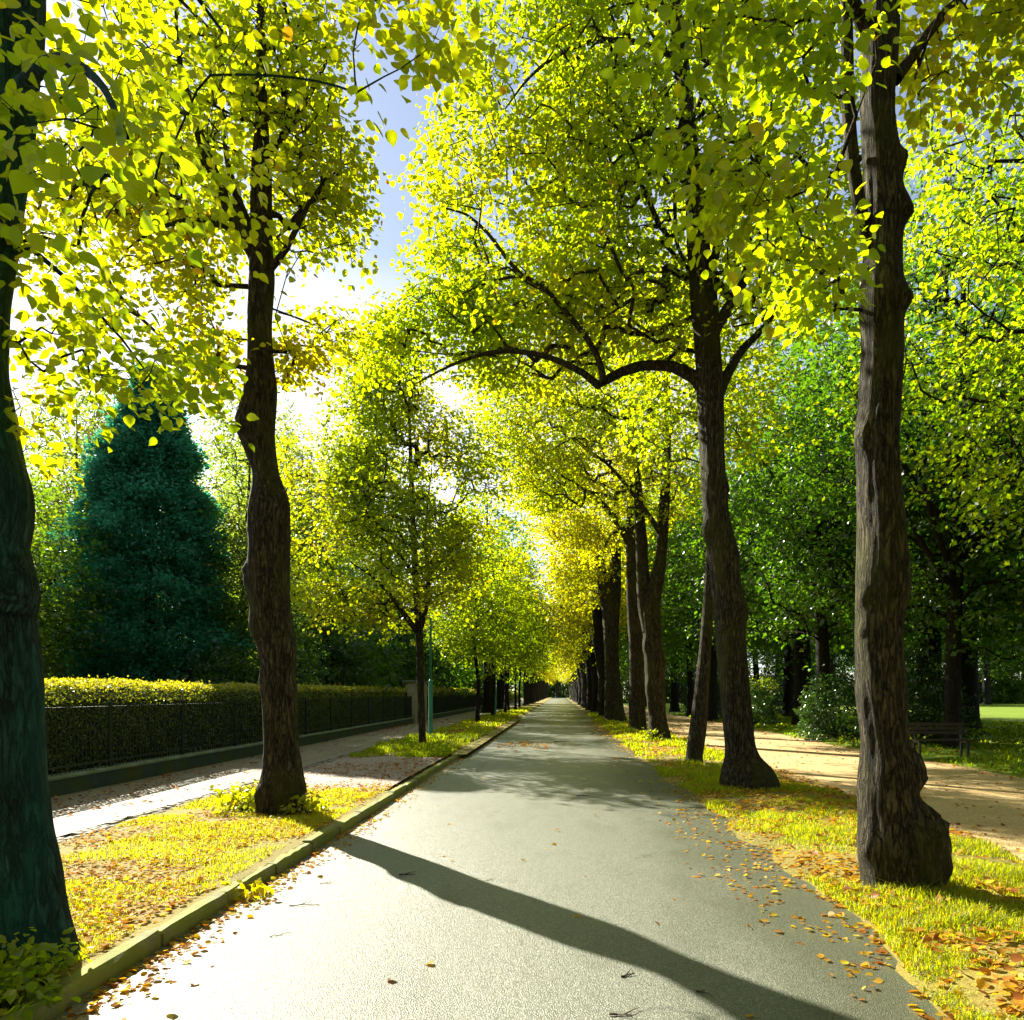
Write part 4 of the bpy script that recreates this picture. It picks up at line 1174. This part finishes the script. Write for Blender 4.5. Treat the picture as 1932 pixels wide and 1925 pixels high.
shrub('glossy_shrub', 'glossy leaved evergreen shrub at the far edge of the sandy path', (9.5, 27.6, .04), 1.25, 1.2, 2.3, 161, 420, 13, .12, M['glossy_shrub'])
gs = shrub('glossy_shrub', 'low dark shrub beside the shrubby trunk, glimpsed behind the tall linden', (9.3, 38, .04), .9, .9, 1.9, 162, 200, 12, .13, M['glossy_shrub'])
shrub('glossy_shrub', 'tall dark shrub filling the shade behind the bench', (11.0, 24.6, .04), 1.7, 1.2, 2.8, 163, 420, 13, .14, M['glossy_shrub'])
shrub('round_shrub', 'low clipped shrub on the distant sunlit lawn', (27.5, 98, .05), 2.6, 1.6, 1.4, 164, 200, 10, .25, M['park'], hue=(.2, .7))
shrub('round_shrub', 'pale leafy shrub behind the low clipped one on the far lawn', (27, 106, .05), 3.6, 2, 4, 165, 260, 10, .3, M['park'], hue=(.6, 1))

bush = shrub('bushy_shrub', 'dense bush in the undergrowth closing the view past the far lawn', (10, 124, .0), 4.2, 2.6, 6.5, 166, 420, 14, .42, M['park'], 'undergrowth past the far lawn', hue=(.1, .8))
for q in range(30):
    dup(bush, (15 + q * 4.6 + rr.uniform(-1, 1), 122 + rr.uniform(-5, 6), 0), rr.uniform(0, 6.28), rr.uniform(.8, 1.3))
for (x, y_, s) in ((-3.5, 278, 1.5), (1.5, 276, 1.3), (7, 279, 1.5), (13, 275, 1.5), (-9, 276, 1.5), (8, 175, 1.1), (8, 205, 1.1), (-9.5, 240, 1.4), (8, 240, 1.2)):
    dup(bush, (x, y_, .0), rr.uniform(0, 6.28), s, 'dense bush in the gap at the end of the road', 'bushes at the end of the road')

for (x, y_, s) in ((10.6, 61, 1.3), (13.5, 63, 1.5), (17, 60, 1.4), (21, 66, 1.6), (24.5, 62, 1.4), (14.5, 46, 1.1), (9.9, 48, 1.2)):
    dup(gs, (x, y_, .04), x, s, 'dark shrub between the park trunks, before the distant lawn', 'dark shrubs between the park trunks')

# bench
bn = thing('park_bench', 'dark slatted park bench at the lawn edge of the sandy path', 'bench', (9.1, 19.0, .05), None, -.08)
for j, z in enumerate((.56, .66, .76)):
    link('back_slat', MB().box(-.66, .66, .22 + .03 * j, .25 + .03 * j, z, z + .075, .008).done('back_slat', M['bench']), bn)
for j in range(4):
    link('seat_slat', MB().box(-.66, .66, -.22 + .11 * j, -.13 + .11 * j, .42, .455, .008).done('seat_slat', M['bench']), bn)
for sx in (-.55, .55):
    f = MB()
    f.box(sx - .025, sx + .025, -.2, -.15, 0, .42).box(sx - .025, sx + .025, .18, .23, 0, .42).box(sx - .025, sx + .025, -.2, .23, .37, .418)
    f.tube([(sx, .205, .40), (sx, .27, .62), (sx, .32, .84)], [.022, .022, .018], 6)
    link('leg_frame', f.done('leg_frame', M['bench_iron']), bn)

# ------------------------------------------------------------------ shoots, ivy, grass, litter, twigs
def sprig(name, label, cat, base, r, h, n, seed, leaf=.06, hue=(.35, .75), parent=None):
    R = np.random.default_rng(seed)
    t = thing(name, label, cat, base) if parent is None else link(name, None, parent, tuple(np.asarray(base) - np.asarray(parent.location)))
    d = unit(R.normal(0, 1, (n, 3)) * np.array((1, 1, .8)) + np.array((0, 0, .9))); d[:, 2] = np.abs(d[:, 2])
    tips = d * np.array((r, r, h)) * R.uniform(.5, 1, (n, 1))
    z0 = R.normal(0, r * .3, (n, 3)) * np.array((1, 1, 0))
    link('shoot_stems', edge_mesh('shoot_stems', z0, tips, np.full(n, .003), np.full(n, .0015), M['bark'], 3), t, kind='stuff')
    pos, ax, nr, size, hu = spray_leaves(R, tips, d, 9, leaf * 2.2, leaf * 2.0, leaf, hue[0], hue[1], seed)
    pos[:, 2] = np.maximum(pos[:, 2], .01)
    link('foliage', leaf_mesh('foliage', pos, ax, nr, size, hu, LEAF6, LEAF6_F, M['linden']), t, kind='stuff')


sprig('basal_shoots', '', '', (-3.98, YB - .12, .1), .34, .38, 42, 201, parent=t_l2)
sprig('basal_shoots', '', '', (-3.15, YB - .2, .1), .26, .22, 24, 202, parent=t_l2)
sprig('basal_shoots', '', '', (-4.15, YB + .3, .1), .3, .26, 24, 203, parent=t_l2)
sprig('basal_shoots', '', '', (2.95, YF - .5, .03), .35, .45, 26, 204, .07, parent=t_r3)
sprig('leafy_sprig', 'small yellow leafy sprig growing at the foot of the kerb', 'plant', (-2.44, 6.25, 0), .10, .10, 10, 205, .055, (.7, .85))
sprig('ground_plant', 'shaded leafy weeds round the foot of the nearest dark trunk', 'plant', (-2.76, 4.02, .1), .24, .24, 40, 206, .05, (.0, .4))
sprig('ground_plant', 'leafy weed clump spilling over the kerb below the nearest trunk', 'plant', (-2.60, 3.72, .1), .17, .15, 22, 207, .05, (.1, .5))


def in_poly_lin(P):
    return P


def grass(name, n, xr, yr, zf, hgt, seed, thr=.4, logy=True, hue=(.2, .8), wid=.006, mask=None):
    R = np.random.default_rng(seed)
    u = R.random(n * 3)
    y = np.exp(np.log(yr[0]) + u * (np.log(yr[1]) - np.log(yr[0]))) if logy else yr[0] + u * (yr[1] - yr[0])
    x = R.uniform(xr[0], xr[1], n * 3)
    P = np.stack([x, y, 0 * x], 1)
    f = fbm(P * 1.5 + seed, seed, 3)
    keep = f + R.normal(0, .05, len(f)) > thr
    if mask is not None:
        keep &= mask(P)
    P, f = P[keep][:n], f[keep][:n]
    P[:, 2] = zf(P)
    ok = P[:, 2] > .0
    P, f = P[ok], f[ok]
    m = len(P)
    h = hgt * R.uniform(.45, 1.2, m) * (.6 + .9 * (f - thr) / .3)
    sc = np.clip(P[:, 1] / 8, 1, 5)
    th = R.uniform(0, 2 * math.pi, m)
    w = np.stack([np.cos(th), np.sin(th), 0 * th], 1) * (wid * sc * R.uniform(.6, 1.2, m))[:, None]
    b = np.stack([-np.sin(th), np.cos(th), 0 * th], 1) * R.normal(0, .95, m)[:, None]
    mid = P + (b * .35 + np.array((0, 0, .62))) * h[:, None]
    tip = P + (b + np.array((0, 0, .95))) * h[:, None]
    V = np.stack([P - w, P + w, mid + w * .7, mid - w * .7, tip], 1).reshape(-1, 3)
    i = (np.arange(m) * 5)[:, None]
    F = np.concatenate([i + np.array([[0, 1, 2]]), i + np.array([[0, 2, 3]]), i + np.array([[3, 2, 4]])], 0)
    hu = np.clip(hue[0] + (hue[1] - hue[0]) * R.random(m), 0, 1)
    o = link(name, mesh(name, V, F, M['grass'], False, np.repeat(hu, 5)), kind='stuff', label='grass')
    del o['label']
    return o


not_trunk = lambda P: np.hypot(P[:, 0] - 2.75, P[:, 1] - YC) > .34
grass('verge_grass', 90000, (1.75, 4.4), (2.2, 14), vz_right, .06, 301, .43, mask=not_trunk, hue=(.1, 1.0), wid=.0035)
grass('verge_grass', 16000, (1.8, 4.4), (14, 60), vz_right, .12, 302, .46)
grass('kerb_grass', 60000, (-5.0, -2.68), (2.6, 12.4), vz_left, .04, 303, .40, hue=(.4, 1.0), wid=.003)
grass('kerb_grass', 9000, (-5.0, -2.7), (18.6, 28), vz_left, .12, 304, .42, hue=(.1, .6))
grass('kerb_grass', 8000, (-5.0, -2.7), (28, 80), vz_left, .12, 305, .46)
grass('lawn_grass', 26000, (8.2, 24), (14, 60), lawn_z, .09, 306, .40, hue=(.0, .5), wid=.01)


# fallen leaves: the 300 that show largest one by one, the rest as litter
def litter(n, xr, yr, zf, seed, hue, thr=.42, size=.065, fsc=1.2, mask=None, lift=.012):
    R = np.random.default_rng(seed)
    u = R.random(n * 4)
    y = np.exp(np.log(yr[0]) + u * (np.log(yr[1]) - np.log(yr[0])))
    x = R.uniform(xr[0], xr[1], n * 4)
    P = np.stack([x, y, 0 * x], 1)
    keep = fbm(P * fsc + seed, seed, 3) + R.normal(0, .06, len(P)) > thr
    if mask is not None:
        keep &= mask(P, R)
    P = P[keep][:n]
    m = len(P)
    P[:, 2] = np.maximum(zf(P), 0) + R.uniform(.002, lift, m)
    th = R.uniform(0, 2 * math.pi, m)
    ax = np.stack([np.cos(th), np.sin(th), R.normal(.05, .22, m)], 1)
    nr = np.array((0, 0, 1.0)) + R.normal(0, .28, (m, 3))
    sz = size * R.uniform(.5, 1.25, m) * np.clip(P[:, 1] / 18, 1, 2.5)
    hu = np.clip(R.beta(1.3, 1.3, m) * (hue[1] - hue[0]) + hue[0], 0, 1)
    return P, ax, nr, sz, hu


flat = lambda P: 0 * P[:, 0]
edge_r = lambda P, R: P[:, 0] > 1.95 - .75 * R.random(len(P)) ** 2.2 * np.clip(P[:, 1] / 6, .5, 1.2)
ZONES = [
    ('fallen leaf on the open asphalt away from both edges', 'fallen leaves scattered over the open asphalt', litter(70, (-2.2, 1.3), (2.6, 20), flat, 401, (.1, 1), .40, .05, 3)),
    ('fallen leaf in the gutter at the foot of the mossy kerb', 'fallen leaves in the gutter below the kerb', litter(1500, (-2.48, -2.05), (2.8, 45), flat, 402, (.15, 1), .36, .045, 2, mask=lambda P, R: P[:, 0] < -2.46 + .33 * R.random(len(P)) ** 1.6)),
    ('fallen leaf on the ragged park edge of the asphalt', 'fallen leaves along the park edge of the asphalt', litter(3000, (1.1, 2.5), (2.1, 45), lambda P: np.maximum(vz_right(P), 0), 403, (.25, 1), .40, .052, 1.6, mask=edge_r)),
    ('fallen leaf in the yellow grass round the burled linden', 'fallen leaves in the grass of the park verge', litter(9500, (2.2, 4.6), (2.1, 40), vz_right, 404, (.15, 1), .40, .062, lift=.045)),
    ('fallen leaf in the sunlit grass between the kerb and the setts', 'fallen leaves in the kerb side grass', litter(13000, (-5.0, -2.66), (2.6, 13), vz_left, 405, (.2, 1), .38, .040, lift=.035)),
    ('fallen leaf on the gravel strip', 'fallen leaves on the gravel strip', litter(3500, (-5.0, -2.66), (12, 46), vz_left, 406, (.05, .8), .43, .055, lift=.015)),
    ('fallen leaf on the hedge side pavement', 'fallen leaves on the pavement', litter(900, (-7.25, -5.3), (6, 45), lambda P: .1 + 0 * P[:, 0], 407, (0, .7), .45, .06, mask=lambda P, R: P[:, 0] < -7.3 + 2 * R.random(len(P)) ** 1.6)),
    ('fallen leaf on the sandy park path', 'fallen leaves on the park path', litter(700, (4.4, 8.6), (6, 50), flat, 408, (0, .7), .46, .06)),
    ('fallen leaf at the lawn edge of the park path', 'fallen leaves at the lawn edge', litter(2500, (8.3, 14), (12, 50), lambda P: np.maximum(lawn_z(P), 0), 409, (0, .8), .47, .07)),
]
score = np.concatenate([in_view(z[2][0], z[2][3]) for z in ZONES])
# shaded by the burled trunk or the nearest trunk: those cannot be seen, so they stay in the mass
allP = np.concatenate([z[2][0] for z in ZONES])
px_, py_ = pix(allP)
score[(px_ < 110)] = 0
cutoff = np.sort(score)[-300]
k0 = 0
for lab, grp, (P, ax, nr, sz, hu) in ZONES:
    s = score[k0:k0 + len(P)]; k0 += len(P)
    one = s >= cutoff
    for i in np.nonzero(one)[0]:
        o = put_leaf(None, 'fallen_leaf', P[i], ax[i], nr[i], sz[i], hu[i], M['litter'])
        o['label'] = lab; o['category'] = 'leaf'; o['group'] = grp
    rest = ~one
    if rest.any():
        link('leaf_litter', leaf_mesh('leaf_litter', P[rest], ax[rest], nr[rest], sz[rest], hu[rest], LEAF6, LEAF6_F, M['litter']), kind='stuff')


def twig(label, px, py, length, rz, r, seed, fork=0):
    R = random.Random(seed)
    Y = EYE * FPX / (py - VY)
    t = thing('fallen_twig', label, 'twig', ((px - VX) / FPX * Y, Y, r * .9), None, rz)
    n = 7
    pts = [((q / (n - 1) - .5) * length, R.uniform(-.06, .06) * length, abs(R.gauss(0, .004))) for q in range(n)]
    link('stick', MB().tube(pts, [r * (1 - .6 * q / (n - 1)) * R.uniform(.85, 1.15) for q in range(n)], 6).done('stick', M['twig'], True), t)
    for q in range(fork):
        p = pts[2 + q * 2]; s = R.choice((-1, 1))
        link('side_shoot', MB().tube([p, (p[0] + .05, p[1] + s * .035, p[2] + .008), (p[0] + .09, p[1] + s * .075, p[2] + .004)], [r * .6, r * .45, r * .2], 5).done('side_shoot', M['twig'], True), t)


twig('short black straight stick lying at the edge of the trunk shadow', 768, 1652, .14, .12, .007, 1, 1)
twig('knobbly dark twig on the asphalt below the wide end of the trunk shadow', 1185, 1842, .09, .5, .006, 2, 1)
twig('tiny dark twig farther towards the park edge than the knobbly one', 1322, 1873, .05, -.3, .005, 3, 1)
twig('long thin curved twig lying on the pale asphalt near the gutter', 575, 1709, .22, .15, .004, 4, 2)
twig('thin twig pointing at the kerb on the brightest asphalt', 530, 1765, .14, .7, .0035, 5)
twig('small reddish twig on the asphalt near the yellow sprig', 615, 1668, .10, .1, .004, 6, 1)
twig('forked twig at the very bottom of the road amid crumbs of bark', 1170, 1916, .11, .05, .006, 7, 2)
twig('small twig next to the short black stick, inside the trunk shadow', 925, 1661, .07, .2, .003, 8)
twig('dark twig on the shaded asphalt before the first sunlit bars', 1100, 1502, .20, .15, .008, 9, 1)
twig('brown twig on the shaded road, nearest the patch of fallen leaves', 1060, 1400, .5, .1, .014, 10, 2)

# little heap of leaves lying in the middle of the shaded road
R = np.random.default_rng(77)
n = 130
P = np.stack([R.normal(-1.05, .45, n), R.normal(24.6, .9, n), R.uniform(.004, .03, n)], 1)
th = R.uniform(0, 6.28, n)
pt = thing('leaf_patch', 'tan patch of fallen leaves lying in the middle of the shaded road', 'leaf patch', (-1.05, 24.6, 0))
link('foliage', leaf_mesh('foliage', P - np.array((-1.05, 24.6, 0)), np.stack([np.cos(th), np.sin(th), 0 * th], 1), np.array((0, 0, 1.0)) + R.normal(0, .25, (n, 3)), R.uniform(.06, .12, n), R.uniform(.2, .8, n), LEAF6, LEAF6_F, M['litter']), pt, kind='stuff')
